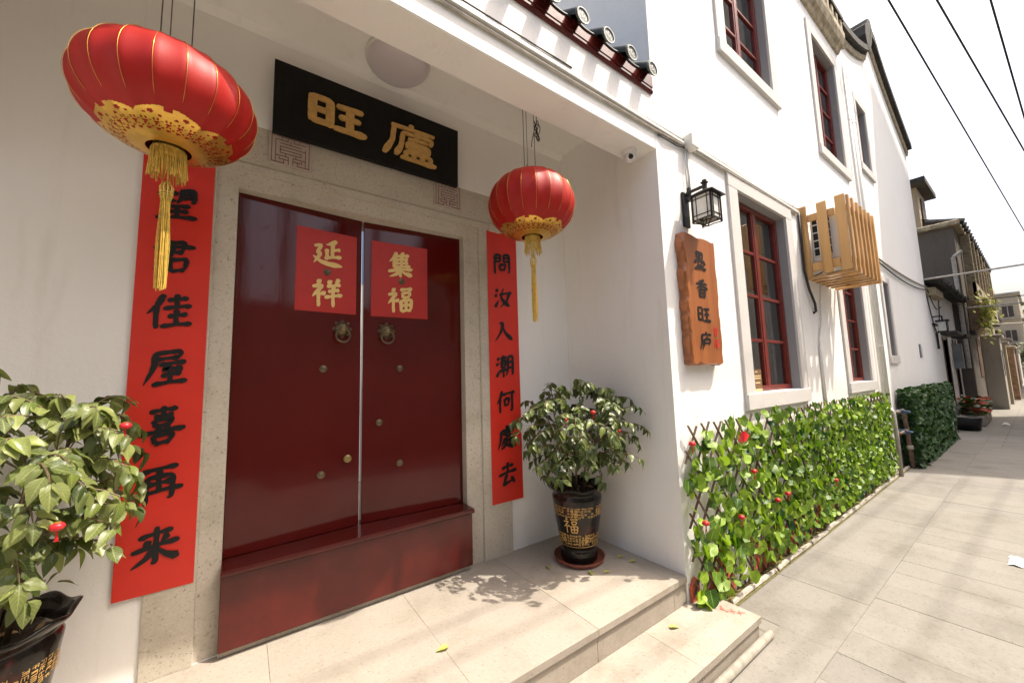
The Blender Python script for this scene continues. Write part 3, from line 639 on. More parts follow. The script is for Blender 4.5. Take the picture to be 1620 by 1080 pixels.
MB().prism([(-1.3, -.46, 3.55), (-1.3, -.40, 3.76), (-1.3, -.28, 3.76), (-1.3, .28, 3.55)], [(2.295, -.46, 3.55), (2.295, -.40, 3.76), (2.295, -.28, 3.76), (2.295, .28, 3.55)]).build('roof_back', 'roof_tile', eave)

# cornice along the top of the street wall
co_ = thing_part('cornice', house, (5, YF, 6.3))
MB().prism([(2.31, YF-.0006, 6.30), (2.31, YF-.03, 6.30), (2.31, YF-.05, 6.36), (2.31, YF-.09, 6.40), (2.31, YF-.12, 6.50), (2.31, YF-.12, 6.60), (2.31, YF-.0006, 6.60)][::-1], [(7.62, YF-.0006, 6.30), (7.62, YF-.03, 6.30), (7.62, YF-.05, 6.36), (7.62, YF-.09, 6.40), (7.62, YF-.12, 6.50), (7.62, YF-.12, 6.60), (7.62, YF-.0006, 6.60)][::-1]).build('moulding', 'cornice_stone', co_)
for k in range(24):
    x = 2.42+.22*k
    box('bracket_stone', 'cornice_stone', co_, x, x+.09, YF-.115, YF-.05, 6.60, 6.78, bevel=.01)
MB().box(2.31, 7.62, YF-.13, YF+.1, 6.79, 6.86).build('coping', 'weathered_tile', co_)

# ================================================================== BANNERS, PLAQUE, DOOR PAPERS
def banner(x0, x1, text, label, seed):
    t_ = thing('couplet_banner', label, 'banner', ((x0+x1)/2, -.013, .365), 'red couplet banners beside the door')
    n = 14; mb = MB(); vs = []
    for i in range(n+1):
        z = .365+(2.405-.365)*i/n
        for x in (x0, (x0+x1)/2, x1):
            vs.append((x, -.0155-.0016*noise.noise(Vector((x*3, z*2.2, seed)))-.0006, z))
    mb.add(vs, [(3*i+j, 3*i+j+1, 3*i+j+4, 3*i+j+3) for i in range(n) for j in range(2)])
    mb.build('paper', 'red_paper', t_, smooth=True)
    for k, ch in enumerate(text):
        glyph(ch, 'character', 'ink', t_, ((x0+x1)/2+.0+random.uniform(-.004, .004)-.004, -.0185, 2.157-.2655*k), .172, wd=13.8, slant=.10, aspect=.98, rough=.13, seed=seed)
    return t_
banner(-.427, -.160, '望君佳屋喜再来', 'red paper banner with black brush writing left of the door', 3)
banner(1.480, 1.757, '問汝入潮何處去', 'red paper banner with black brush writing right of the door', 11)

pq = thing('name_plaque', 'black wooden name plaque with two carved gold characters over the door', 'plaque', (.65, -.06, 2.66))
MB().hexa([(.078, -.052, 2.665), (1.222, -.052, 2.665), (1.222, -.022, 2.665), (.078, -.022, 2.665), (.078, -.064, 3.09), (1.222, -.064, 3.09), (1.222, -.034, 3.09), (.078, -.034, 3.09)]).build('board', 'board_black', pq, bevel=.003)
def pmap(cx, cz, aspect):
    def f(x, z, h): zz = cz+z; return Vector((cx+x, -.0525-.012*(zz-2.665)/.425-h, zz))
    return f
glyph('旺', 'character', 'carved_gold', pq, (0, 0, 0), .225, wd=14, lift=.001, raised=.012, aspect=1.5, mapf=pmap(.405, 2.872, 1.4), rough=.05)
glyph('廬', 'character', 'carved_gold', pq, (0, 0, 0), .255, wd=9.5, lift=.001, raised=.012, aspect=1.42, mapf=pmap(.857, 2.868, 1.4), rough=.05)

def door_paper(x0, x1, z0, z1, chars, label):
    t_ = thing('door_paper', label, 'paper', ((x0+x1)/2, on_door((x0+x1)/2), z0), 'red papers pasted on the door leaves')
    n = 8; vs = []
    for i in range(n+1):
        for j in range(n+1):
            x = x0+(x1-x0)*i/n; z = z0+(z1-z0)*j/n; vs.append((x, on_door(x, .0018+.0010*abs(noise.noise(Vector((x*9, z*7, 2))))), z))
    MB().add(vs, [(i*(n+1)+j, (i+1)*(n+1)+j, (i+1)*(n+1)+j+1, i*(n+1)+j+1) for i in range(n) for j in range(n)]).build('sheet', 'red_paper_shaded', t_, smooth=True)
    cx = (x0+x1)/2
    for ch, zc in chars:
        glyph(ch, 'character', 'gold_paper', t_, (0, 0, 0), .176, wd=14, slant=.10, rough=.13, mapf=lambda x, z, h, zc=zc: Vector((cx+x, on_door(cx+x, .0036+h), zc+z)))
door_paper(.222, .566, 1.695, 2.205, (('延', 2.062), ('祥', 1.815)), 'red paper square with two gold characters on the left door leaf')
door_paper(.658, 1.038, 1.695, 2.205, (('集', 2.062), ('福', 1.815)), 'red paper square with two gold characters on the right door leaf')

# ================================================================== LANTERNS
def lantern(cx, cy, cz, label, rot, seed, R=.25, HH=.192):
    rs = random.Random(seed)
    t_ = thing('red_lantern', label, 'lantern', (cx, cy, 1.62), 'red lanterns hanging in the porch')
    nf, n = 20, 160; c = (cx, cy, cz)
    def surf(phi, a, off=0):              # phi -pi/2..pi/2
        cr = abs(cos(phi))**.80; r = R*cr*(1-.030*abs(cos(nf/2*(a-rot)))**1.0*cr)+off*cos(phi); r += off*.0
        return Vector((cx+(r)*cos(a), cy+(r)*sin(a), cz+HH*sin(phi)*(1-.06*cr)+off*sin(phi)))
    m_ = 36; vs = []; fs = []; p0, p1 = -1.40, 1.40
    for i in range(m_+1):
        phi = p0+(p1-p0)*i/m_
        vs += [surf(phi, 2*pi*j/n) for j in range(n)]
    fs = [(i*n+j, i*n+(j+1) % n, (i+1)*n+(j+1) % n, (i+1)*n+j) for i in range(m_) for j in range(n)]
    MB().add(vs, fs).build('body', 'lantern_red', t_, smooth=True)
    for k in range(nf):
        a = rot+(2*k+1)*pi/nf
        MB().tube([surf(-.66+1.72*i/14, a, .0012) for i in range(15)], [.0004]+[.0008]*13+[.0005], 5).build('gold_line', 'gold_foil', t_, smooth=True)
    # gold cut-paper ornament round the bottom
    NA, NU = 360, 46; vs = []; keep = []
    def msk(a, u):
        s = (a*6/(2*pi)) % 1.0; d = abs(s-.5)*2
        edge = .70+.28*sqrt(max(0, 1-(1-d)**2*1.0)) if False else .72+.26*abs(sin(pi*s))**.55-(.10 if .44 < s < .56 else 0)
        if u > edge: return False
        if u < .10: return True
        if .30 < u < .62:
            v = (a*30/(2*pi)) % 1.0; row = int((u-.30)/.08)
            if (u-.30) % .08 < .030: return .12 < v < .88 if row % 2 else (v < .38 or v > .62)
            return v < .24 or v > .76 or (row % 2 and .42 < v < .58)
        for (hs, hu, hr) in ((.25, .80, .055), (.75, .80, .055), (.38, .70, .035), (.62, .70, .035), (.14, .74, .03), (.86, .74, .03)):
            if ((s-hs)*1.15)**2+(u-hu)**2 < hr**2: return False
        return True
    for i in range(NU+1):
        u = i/NU; phi = -1.40+.60*u
        vs += [surf(phi, 2*pi*j/NA, .0016) for j in range(NA)]
    fs = [(i*NA+j, i*NA+(j+1) % NA, (i+1)*NA+(j+1) % NA, (i+1)*NA+j) for i in range(NU) for j in range(NA) if msk(2*pi*(j+.5)/NA-rot, (i+.5)/NU)]
    MB().add(vs, fs).build('gold_ornament', 'gold_foil', t_, smooth=True)
    MB().lathe([(.0, -HH*.93+.002), (.046, -HH*.93+.002), (.048, -HH*.93-.012), (.044, -HH*.93-.016)], c, 28).build('bottom_cap', 'gold_foil', t_, smooth=True)
    MB().lathe([(.046, HH*.93-.006), (.046, HH*.93+.012), (.040, HH*.93+.012), (.038, HH*.93)], c, 28).build('top_cap', 'gold_foil', t_, smooth=True)
    fr = MB(); zb = cz-HH*.93-.014
    for k in range(110):
        a = 2*pi*k/110; l = .098+rs.uniform(-.010, .012); r = .047+rs.uniform(-.003, .003); dx, dy = rs.uniform(-.007, .007), rs.uniform(-.007, .007)
        fr.tube([(cx+r*cos(a), cy+r*sin(a), zb+.004), (cx+r*1.02*cos(a)+dx*.4, cy+r*1.02*sin(a)+dy*.4, zb-l*.5), (cx+r*1.06*cos(a)+dx, cy+r*1.06*sin(a)+dy, zb-l)], .00135, 3, False)
    struct(fr.build('fringe', 'gold_thread', t_), 'stuff')
    zk = zb-.115; kn = MB().tube([(cx, cy, zb), (cx+.002, cy, zk)], .0016, 5)
    for k in range(10):
        a = 2*pi*k/10; kn.tube([(cx+.004*cos(a), cy+.004*sin(a), zk), (cx+.019*cos(a), cy+.019*sin(a), zk-.022), (cx+.016*cos(a), cy+.016*sin(a), zk-.055), (cx+.012*cos(a), cy+.012*sin(a), zk-.075)], .0022, 5)
    for h in (.042, .052): kn.tube([(cx+.0185*cos(2*pi*i/16), cy+.0185*sin(2*pi*i/16), zk-h) for i in range(17)], .002, 4, False)
    kn.build('tassel_knot', 'gold_thread', t_, smooth=True)
    ts = MB(); zt = zk-.06
    for k in range(54):
        a = rs.uniform(0, 2*pi); r = .013*sqrt(rs.random()); l = zt-1.62+rs.uniform(-.012, .015); dx, dy = rs.gauss(0, .005), rs.gauss(0, .005)
        ts.tube([(cx+r*cos(a), cy+r*sin(a), zt), (cx+r*1.1*cos(a)+dx, cy+r*1.1*sin(a)+dy, zt-l*.5), (cx+r*1.05*cos(a)+dx*.6, cy+r*1.05*sin(a)+dy*.6, zt-l)], .0013, 3, False)
    struct(ts.build('tassel', 'gold_thread', t_), 'stuff')
    zt = cz+HH*.93; wr = MB()
    wr.tube([(cx-.045, cy, zt), (cx-.045, cy, 3.274)], .0022, 5).tube([(cx+.045, cy, zt), (cx+.045, cy, 3.274)], .0022, 5)
    wr.build('hanger_wires', 'steel_wire', t_)
    hk = MB().tube([(cx-.02, cy, 3.274), (cx-.018, cy, zt+.09), (cx-.012, cy+.006, zt+.05), (cx-.002, cy, zt+.02)], .0018, 5)
    hk.tube([(cx-.03, cy, zt+.075), (cx-.015, cy, zt+.055), (cx+.004, cy-.006, zt+.045), (cx+.006, cy+.004, zt+.03), (cx-.006, cy, zt+.028)], .0022, 5)
    hk.build('hook', 'steel_wire', t_, smooth=True)
    return t_
lantern(-.256, -.60, 2.315, 'large red lantern with gold ornament and tassel, nearest, left of the door', .10, 1, .265, .186)
LR = lantern(1.456, -.60, 2.354, 'red lantern with gold tassel hanging right of the door beside the plant', .22, 2, .276, .212)
# dark flex coiled at the hook of the right lantern
fx = MB(); p = []
for i in range(60):
    a = i*.62; p.append((1.530+.020*sin(a)+.011*sin(a*.37), -.595+.013*cos(a*.9), 2.890+.060*cos(a*.5)+.013*sin(a*1.3)))
fx.tube([(1.535, -.59, 3.274), (1.533, -.59, 2.96)]+p+[(1.480, -.598, 2.80), (1.475, -.60, 2.76)], .0026, 5)
tag(fx.build('coiled_flex', 'cable_black', None, smooth=True), 'dark coiled electric flex tied above the right red lantern', 'cable')

# ================================================================== SMALL FITTINGS OF THE PORCH
d_ = thing('ceiling_light', 'round pale ceiling light inside the porch above the plaque', 'light', (.72, -.235, 3.274))
MB().lathe([(.195, 0), (.195, -.018), (.185, -.022), (.0, -.022)], (.72, -.235, 3.2745), 40).build('base', 'pvc_white', d_)
MB().lathe([(.183, -.022), (.178, -.045), (.150, -.070), (.10, -.085), (.05, -.091), (0, -.092)], (.72, -.235, 3.2745), 40).build('shade', 'ceiling_dome', d_, smooth=True)
sc_ = thing('security_camera', 'small white dome security camera under the porch beam', 'camera', (2.165, -.845, 2.84))
MB().lathe([(.052, 0), (.054, -.006), (.050, -.030), (.044, -.036), (0, -.036)], (2.165, -.845, 2.8395), 28).build('base', 'camera_white', sc_, smooth=True, auto=True)
q = Vector((-.55, -.72, -.42)).normalized(); cc = Vector((2.165, -.845, 2.796))
MB().lathe([(.040*sin(pi*i/12), .040*cos(pi*i/12)) for i in range(13)], cc, 24).build('ball', 'camera_white', sc_, smooth=True)
s_ = MB().lathe([(.0, .0425), (.012, .0415), (.017, .038), (.018, .034)], (0, 0, 0), 20); rm = q.to_track_quat('Z', 'Y').to_matrix(); s_.v = [cc+rm @ p for p in s_.v]; s_.build('lens', 'lens_black', sc_, smooth=True)
s_ = MB().lathe([(.0, .0415), (.005, .041), (.006, .039)], (0, 0, 0), 12); rm = Vector((-.62, -.55, -.05)).normalized().to_track_quat('Z', 'Y').to_matrix(); s_.v = [cc+rm @ p for p in s_.v]; s_.build('sensor', 'lens_black', sc_, smooth=True)

# cable trunking on the facade
def run(name, mat, pts, r, par, n=6): return MB().tube(pts, r, n).build(name, mat, par, smooth=True)
tk = thing('cable_trunking', 'cream cable conduits running along the facade above the lower windows', 'conduit', (2.7, YF-.02, 3.0))
box('trunk', 'pvc_white', tk, -1.2, 2.66, YF-.028, YF-.001, 2.985, 3.010, bevel=.003)
box('trunk', 'pvc_white', tk, 2.775, 4.96, YF-.030, YF-.001, 3.000, 3.030, bevel=.003)
run('cable', 'pvc_dirty', [(-1.2, YF-.012, 2.968), (.6, YF-.012, 2.970), (1.6, YF-.013, 2.964), (2.3, YF-.014, 2.972), (2.66, YF-.015, 2.985)], .008, tk)
run('cable', 'cable_grey', [(-1.2, YF-.008, 3.022), (.4, YF-.009, 3.03), (1.4, YF-.008, 3.022), (2.1, YF-.009, 3.028), (2.7, YF-.01, 3.036)], .0055, tk)
run('cable', 'cable_black', [(-1.2, YF-.007, 3.040), (.3, YF-.007, 3.046), (1.0, YF-.007, 3.05), (1.5, YF-.004, 3.06)], .004, tk)
run('cable', 'cable_grey', [(2.7, YF-.01, 3.046), (3.3, YF-.012, 3.05), (4.0, YF-.011, 3.042), (4.6, YF-.012, 3.05), (5.0, YF-.014, 3.06)], .0055, tk)
run('cable', 'pvc_dirty', [(2.72, YF-.014, 2.988), (3.4, YF-.024, 2.985), (4.2, YF-.02, 2.988), (5.0, YF-.018, 2.99), (5.8, YF-.02, 3.01)], .007, tk)
run('cable', 'cable_black', [(2.33, YF-.008, 2.955), (2.42, YF-.02, 2.945), (2.55, YF-.012, 2.95), (2.66, YF-.02, 2.965)], .005, tk)
box('junction_box', 'pvc_white', tk, 2.665, 2.77, YF-.075, YF-.001, 2.965, 3.065, bevel=.006)
run('drop_pipe', 'pvc_white', [(2.70, YF-.012, 2.966), (2.70, YF-.012, 2.60)], .009, tk)
run('drop_wire', 'pvc_white', [(2.67, YF-.012, 2.966), (2.662, YF-.02, 2.85), (2.655, YF-.016, 2.75), (2.67, YF-.02, 2.62)], .004, tk)

# wall lantern
wl = thing('wall_lamp', 'black iron wall lantern with frosted panes above the wooden sign', 'lamp', (2.62, YF, 2.30))
ir = 'iron_black'; lx, ly = 2.645, YF-.150
box('back_plate', ir, wl, 2.585, 2.665, YF-.018, YF-.0005, 2.335, 2.60, bevel=.004)
MB().bar((2.645, YF-.015, 2.60), (2.645, ly-.012, 2.60), .018, .018).build('arm', ir, wl)
MB().box(2.634, 2.656, YF-.045, YF-.022, 2.53, 2.635).box(2.634, 2.656, ly-.012, ly+.012, 2.555, 2.645).box(2.626, 2.664, ly-.02, ly+.02, 2.62, 2.628).build('finials', ir, wl)
a_ = .088
MB().hexa([(lx-a_, ly-a_, 2.525), (lx+a_, ly-a_, 2.525), (lx+a_, ly+a_, 2.525), (lx-a_, ly+a_, 2.525), (lx-.028, ly-.028, 2.565), (lx+.028, ly-.028, 2.565), (lx+.028, ly+.028, 2.565), (lx-.028, ly+.028, 2.565)]).box(lx-a_-.006, lx+a_+.006, ly-a_-.006, ly+a_+.006, 2.517, 2.5245).build('roof', ir, wl)
e = .066; fr_ = MB()
for sx in (-1, 1):
    for sy in (-1, 1): fr_.box(lx+sx*e-.006, lx+sx*e+.006, ly+sy*e-.006, ly+sy*e+.006, 2.325, 2.5165)
for zz in (2.495, 2.375, 2.345):
    for s in (-1, 1): fr_.box(lx-e+.0062, lx+e-.0062, ly+s*e-.003, ly+s*e+.003, zz-.003, zz+.003).box(lx+s*e-.003, lx+s*e+.003, ly-e+.0062, ly+e-.0062, zz-.003, zz+.003)
for s in (-1, 1):
    for o_ in (-.038, .038): fr_.box(lx+o_-.0022, lx+o_+.0022, ly+s*e-.0034, ly+s*e+.0034, 2.348, 2.5165).box(lx+s*e-.0034, lx+s*e+.0034, ly+o_-.0022, ly+o_+.0022, 2.348, 2.5165)
for sx, sy in ((-1, -1), (1, -1), (1, 1), (-1, 1)):
    fr_.tube([(lx+sx*e, ly+sy*e, 2.327), (lx+sx*e*.5, ly+sy*e*.5, 2.318), (lx, ly, 2.300)], .0045, 5)
fr_.build('cage', ir, wl)
for s in (-1, 1):
    MB().add([(lx-e, ly+s*(e-.001), 2.345), (lx+e, ly+s*(e-.001), 2.345), (lx+e, ly+s*(e-.001), 2.5165), (lx-e, ly+s*(e-.001), 2.5165)], [(0, 1, 2, 3)]).build('pane', 'frost_glass', wl)
    MB().add([(lx+s*(e-.001), ly-e, 2.345), (lx+s*(e-.001), ly+e, 2.345), (lx+s*(e-.001), ly+e, 2.5165), (lx+s*(e-.001), ly-e, 2.5165)], [(0, 1, 2, 3)]).build('pane', 'frost_glass', wl)

# wooden house sign
ws = thing('wooden_sign', 'brown live-edge wooden sign with four dark carved characters on the facade', 'sign', (2.70, YF-.03, 1.33))
rs = random.Random(4); L = []; Rg = []
for i in range(27):
    z = 1.33+(2.255-1.33)*i/26
    L.append((2.462+.022*noise.noise(Vector((z*9, 1, 0)))+.020*noise.noise(Vector((z*21, 4, 0))), z)); Rg.append((2.895+.018*noise.noise(Vector((z*9, 7, 0)))+.014*noise.noise(Vector((z*23, 9, 0))), z))
bot = [(2.462+(2.895-2.462)*i/9, 1.325+.022*noise.noise(Vector((i*1.3, 2, 5)))) for i in range(1, 9)]; topz = [(2.895-(2.895-2.462)*i/9, 2.258+.034*noise.noise(Vector((i*1.7, 8, 5)))) for i in range(1, 9)]
ol = L[::-1]+bot+Rg+topz; cx, cz = 2.68, 1.79
mb = MB(); n = len(ol); r0 = [(x, YF-.004, z) for x, z in ol]; r1 = [(x, YF-.052, z) for x, z in ol]; r2 = [(cx+(x-cx)*.95, YF-.066, cz+(z-cz)*.985) for x, z in ol]
mb.add(r0+r1+r2, [(i, (i+1) % n, n+(i+1) % n, n+i) for i in range(n)]+[(n+i, n+(i+1) % n, 2*n+(i+1) % n, 2*n+i) for i in range(n)]+[tuple(range(2*n, 3*n))]+[tuple(range(n-1, -1, -1))])
mb.build('board', 'sign_wood', ws)
for ch, z in (('墨', 2.075), ('香', 1.868), ('旺', 1.68), ('庐', 1.488)):
    glyph(ch, 'character', 'ink', ws, (2.655, YF-.0665, z), .134, wd=14 if ch != '旺' else 13, aspect=1.35, rough=.08)
for k, z in enumerate((1.565, 1.475)):
    glyph('福' if k else '香', 'seal_mark', 'ornament_red', ws, (2.80, YF-.0667, z), .07, wd=11, rough=.1)

# ================================================================== AIR CONDITIONER AND ITS TIMBER CAGE
cg = thing('timber_cage', 'slatted pine cage boxing in the air conditioner on the facade', 'cage', (5.5, YF, 2.28))
XA, XB, YA = 5.02, 6.06, -1.392
pn = lambda *a: box('board', 'pine', cg, *a, bevel=.003)
pn(XA, XA+.02, YF-.075, YF-.004, 2.27, 3.085); pn(XA-.002, XA+.018, -1.215, -1.13, 2.29, 3.075); pn(XA, XA+.022, YA+.022, YA+.105, 2.285, 3.09)
pn(XA+.0205, XA+.042, YA+.12, YF-.005, 2.90, 2.98); pn(XA+.0205, XA+.042, YA+.12, YF-.005, 2.34, 2.43)
for k in range(7):
    x = XA+.0225+.168*k
    dz = random.uniform(-.006, .006)
    pn(x, x+.055, YA, YA+.021, 2.263, 3.08+dz)
    pn(x, x+.055, YA+.0215, YF-.006, 2.263+random.uniform(-.001, .001), 2.284)
pn(XA+.0425, XB, YA+.0215, YA+.042, 2.92, 2.985); pn(XA+.0425, XB, YA+.0215, YA+.042, 2.36, 2.425)
pn(XB-.02, XB, YA+.045, YA+.12, 2.286, 3.06); pn(XB-.02, XB, -1.215, -1.13, 2.29, 3.05)
ac = thing('air_conditioner', 'white air conditioner unit inside the pine cage', 'air conditioner', (5.5, -1.18, 2.44))
box('casing', 'ac_white', ac, 5.10, 5.94, -1.325, -1.035, 2.445, 3.0, bevel=.012)
MB().box(5.095, 5.0995, -1.22, -1.05, 2.50, 2.96).build('grille_opening', 'dark_void', ac)
gr = MB()
for k in range(6): gr.box(5.089, 5.0948, -1.222, -1.048, 2.50+.088*k, 2.512+.088*k)
for k in range(4): gr.box(5.0885, 5.0949, -1.222+.054*k, -1.212+.054*k, 2.495, 2.965)
gr.build('grille', 'ac_white', ac)
for x in (5.2, 5.8): MB().bar((x, -1.33, 2.435), (x, YF-.002, 2.435), .03, .018).bar((x, -1.30, 2.43), (x, YF-.002, 2.30), .02, .012).build('bracket', 'grey_metal', ac)
pp = thing('refrigerant_lines', 'black insulated pipe and thin hoses hanging below the pine cage', 'pipe', (5.0, YF, 1.9))
run('pipe', 'cable_black', [(4.985, YF-.02, 3.02), (4.98, YF-.018, 2.7), (4.975, YF-.018, 2.35), (5.02, YF-.03, 2.15), (5.16, YF-.03, 2.0), (5.20, YF-.02, 1.92), (5.17, YF-.004, 1.90)], .013, pp, 8)
run('hose', 'pvc_white', [(5.36, YF-.05, 2.26), (5.38, YF-.02, 2.05), (5.36, YF-.014, 1.82), (5.24, YF-.012, 1.62), (5.22, YF-.014, 1.52)], .009, pp)
run('hose', 'pvc_white', [(5.22, YF-.014, 1.54), (5.22, YF-.014, 1.35), (5.215, YF-.014, .9)], .016, pp)
run('loop', 'cable_grey', [(4.82, YF-.015, 3.05), (4.95, YF-.05, 3.13), (5.1, YF-.09, 3.18), (5.2, YF-.1, 3.13), (5.05, YF-.06, 3.06), (4.95, YF-.02, 3.06)], .003, pp)

# ================================================================== DRAINPIPES AND WATER PIPES
for x, r, lab in ((7.86, .036, 'thick white drainpipe between the second window and the shaded house'), (7.70, .018, 'thin white pipe beside the drainpipe on the facade')):
    dp = thing('drainpipe', lab, 'pipe', (x, YF-.04, G), 'white pipes on the facade')
    run('pipe', 'pvc_white', [(x, YF-.04, G+.9 if r > .03 else .2), (x, YF-.04, 6.25)], r, dp, 14)
    for z in (1.6, 3.4, 5.2): MB().lathe([(r+.001, -.012), (r+.006, -.012), (r+.006, .012), (r+.001, .012)], (x, YF-.04, z), 14).build('clip', 'pvc_white', dp)
wp = thing('water_pipes', 'grey and rusty water pipes with blue valves at the end of the ivy fence', 'pipe', (8.2, -1.05, G))
run('pipe', 'galv_pipe', [(7.86, YF-.06, .66), (7.83, YF-.09, .62), (7.80, YF-.10, .3), (7.78, YF-.10, G)], .026, wp, 10)
run('pipe', 'rust_pipe', [(7.86, YF-.09, .60), (8.2, YF-.10, .60), (8.42, YF-.10, .60), (8.46, YF-.10, .55), (8.5, YF-.11, .2), (8.52, YF-.12, G)], .028, wp, 10)
run('pipe', 'rust_pipe', [(7.86, YF-.12, .30), (8.46, YF-.12, .30)], .022, wp, 10)
for z in (.60, .30):
    MB().lathe([(.03, -.035), (.045, -.03), (.045, .03), (.03, .035)], (8.18, YF-.11, z), 12).tube([(8.18, YF-.13, z), (8.18, YF-.20, z)], .02, 8).tube([(8.13, YF-.2, z), (8.23, YF-.2, z)], .014, 6).build('valve', 'valve_blue', wp)
MB().lathe([(.032, 0), (.04, .01), (.04, .05), (.032, .06)], (8.51, YF-.115, 0.0), 12).build('collar', 'galv_pipe', wp)
ho = MB().tube([(11.75, -1.10, .33), (11.9, -1.17, .28), (12.0, -1.2, .15), (12.0, -1.2, -.02), (11.95, -1.19, -.15)], .018, 8)
tag(ho.build('white_hose', 'pvc_white', None, smooth=True), 'short white hose hanging in front of the dark green hedge', 'hose')
gp = thing('ground_pipe', 'grey conduit pipe lying on the paving along the lower step', 'pipe', (1.9, -1.32, G))
run('pipe', 'galv_pipe', [(-1.6, -1.317, G+.022), (.5, -1.316, G+.022), (2.575, -1.312, G+.022)], .0215, gp, 12)
s_ = MB().lathe([(.0, 0), (.018, 0)], (0, 0, 0), 12); s_.v = [Vector((2.5755, -1.312+p.x, G+.022+p.y)) for p in s_.v]; s_.build('open_end', 'dark_void', gp)

# ================================================================== LEAVES
def leaf_mesh(name, width, fold, droop, shape, mat, seed, wav=.02):
    NL, hw = 7, (-1, -.55, 0, .55, 1); vs = []; fs = []
    for i in range(NL+1):
        t_ = i/NL
        if shape == 'ovate': wv = width*(sin(pi*min(1, t_**.72))**.85)*(1-.25*t_)+.004
        else: wv = width*((1-((t_-.36)/.64)**1.7)**.85 if t_ > .36 else (.72+.28*t_/.36))*(1.0 if t_ < .9 else .6)
        if i == NL: wv = .004
        for h in hw:
            x = t_-(.11*abs(h) if shape == 'heart' and t_ < .2 else 0); y = h*wv
            z = fold*abs(h)*wv*1.1-droop*t_*t_+wav*sin(t_*9+h*2.3+seed)*abs(h)*(1-t_*.5)
            vs.append((x, y, z))
    k = 5; fs = [(i*k+j, (i+1)*k+j, (i+1)*k+j+1, i*k+j+1) for i in range(NL) for j in range(4)]
    me = bpy.data.meshes.new(name); me.from_pydata(vs, [], fs); me.materials.append(MATS[mat])
    uv = me.uv_layers.new(name='leaf')
    for lp in me.loops: uv.data[lp.index].uv = ((lp.vertex_index//5)/NL, .5+.5*hw[lp.vertex_index % 5])
    for p in me.polygons: p.use_smooth = True
    return me
PL = [leaf_mesh('plant_leaf', .30, .30, .22, 'ovate', 'plant_leaf', 0, .04), leaf_mesh('plant_leaf', .26, .5, .42, 'ovate', 'plant_leaf', 2, .06), leaf_mesh('plant_leaf', .33, .18, .10, 'ovate', 'plant_leaf', 4, .05), leaf_mesh('plant_leaf', .28, .38, .55, 'ovate', 'plant_leaf', 6, .07), leaf_mesh('plant_leaf', .31, .24, -.08, 'ovate', 'plant_leaf', 8, .05)]
PL_SHADED = [leaf_mesh('plant_leaf', .30, .30, .22, 'ovate', 'plant_leaf_shaded', 0, .04), leaf_mesh('plant_leaf', .26, .5, .42, 'ovate', 'plant_leaf_shaded', 2, .06), leaf_mesh('plant_leaf', .33, .18, .10, 'ovate', 'plant_leaf_shaded', 4, .05), leaf_mesh('plant_leaf', .28, .38, .55, 'ovate', 'plant_leaf_shaded', 6, .07), leaf_mesh('plant_leaf', .31, .24, -.08, 'ovate', 'plant_leaf_shaded', 8, .05)]
PLP = [leaf_mesh('pale_leaf', .27, .35, .30, 'ovate', 'plant_leaf_pale', 1)]
IV = [leaf_mesh('ivy_leaf', .46, .16, .12, 'heart', 'ivy_leaf', 0, .05), leaf_mesh('ivy_leaf', .43, .30, .22, 'heart', 'ivy_leaf', 3, .07), leaf_mesh('ivy_leaf', .49, .12, -.10, 'heart', 'ivy_leaf', 5, .05)]
def leaf_matrix(p, d, nrm, size, wsc=1.0):
    x = Vector(d).normalized(); z = Vector(nrm); z = (z-x*z.dot(x)); z = z.normalized() if z.length > 1e-4 else x.orthogonal().normalized(); y = z.cross(x)
    M = Matrix((x, y, z)).transposed().to_4x4(); M = M @ Matrix.Diagonal((size, size*wsc, size, 1)); M.translation = Vector(p); return M
def add_leaf(mb, me, M):
    mb.add([M @ v.co for v in me.vertices], [tuple(p.vertices) for p in me.polygons])

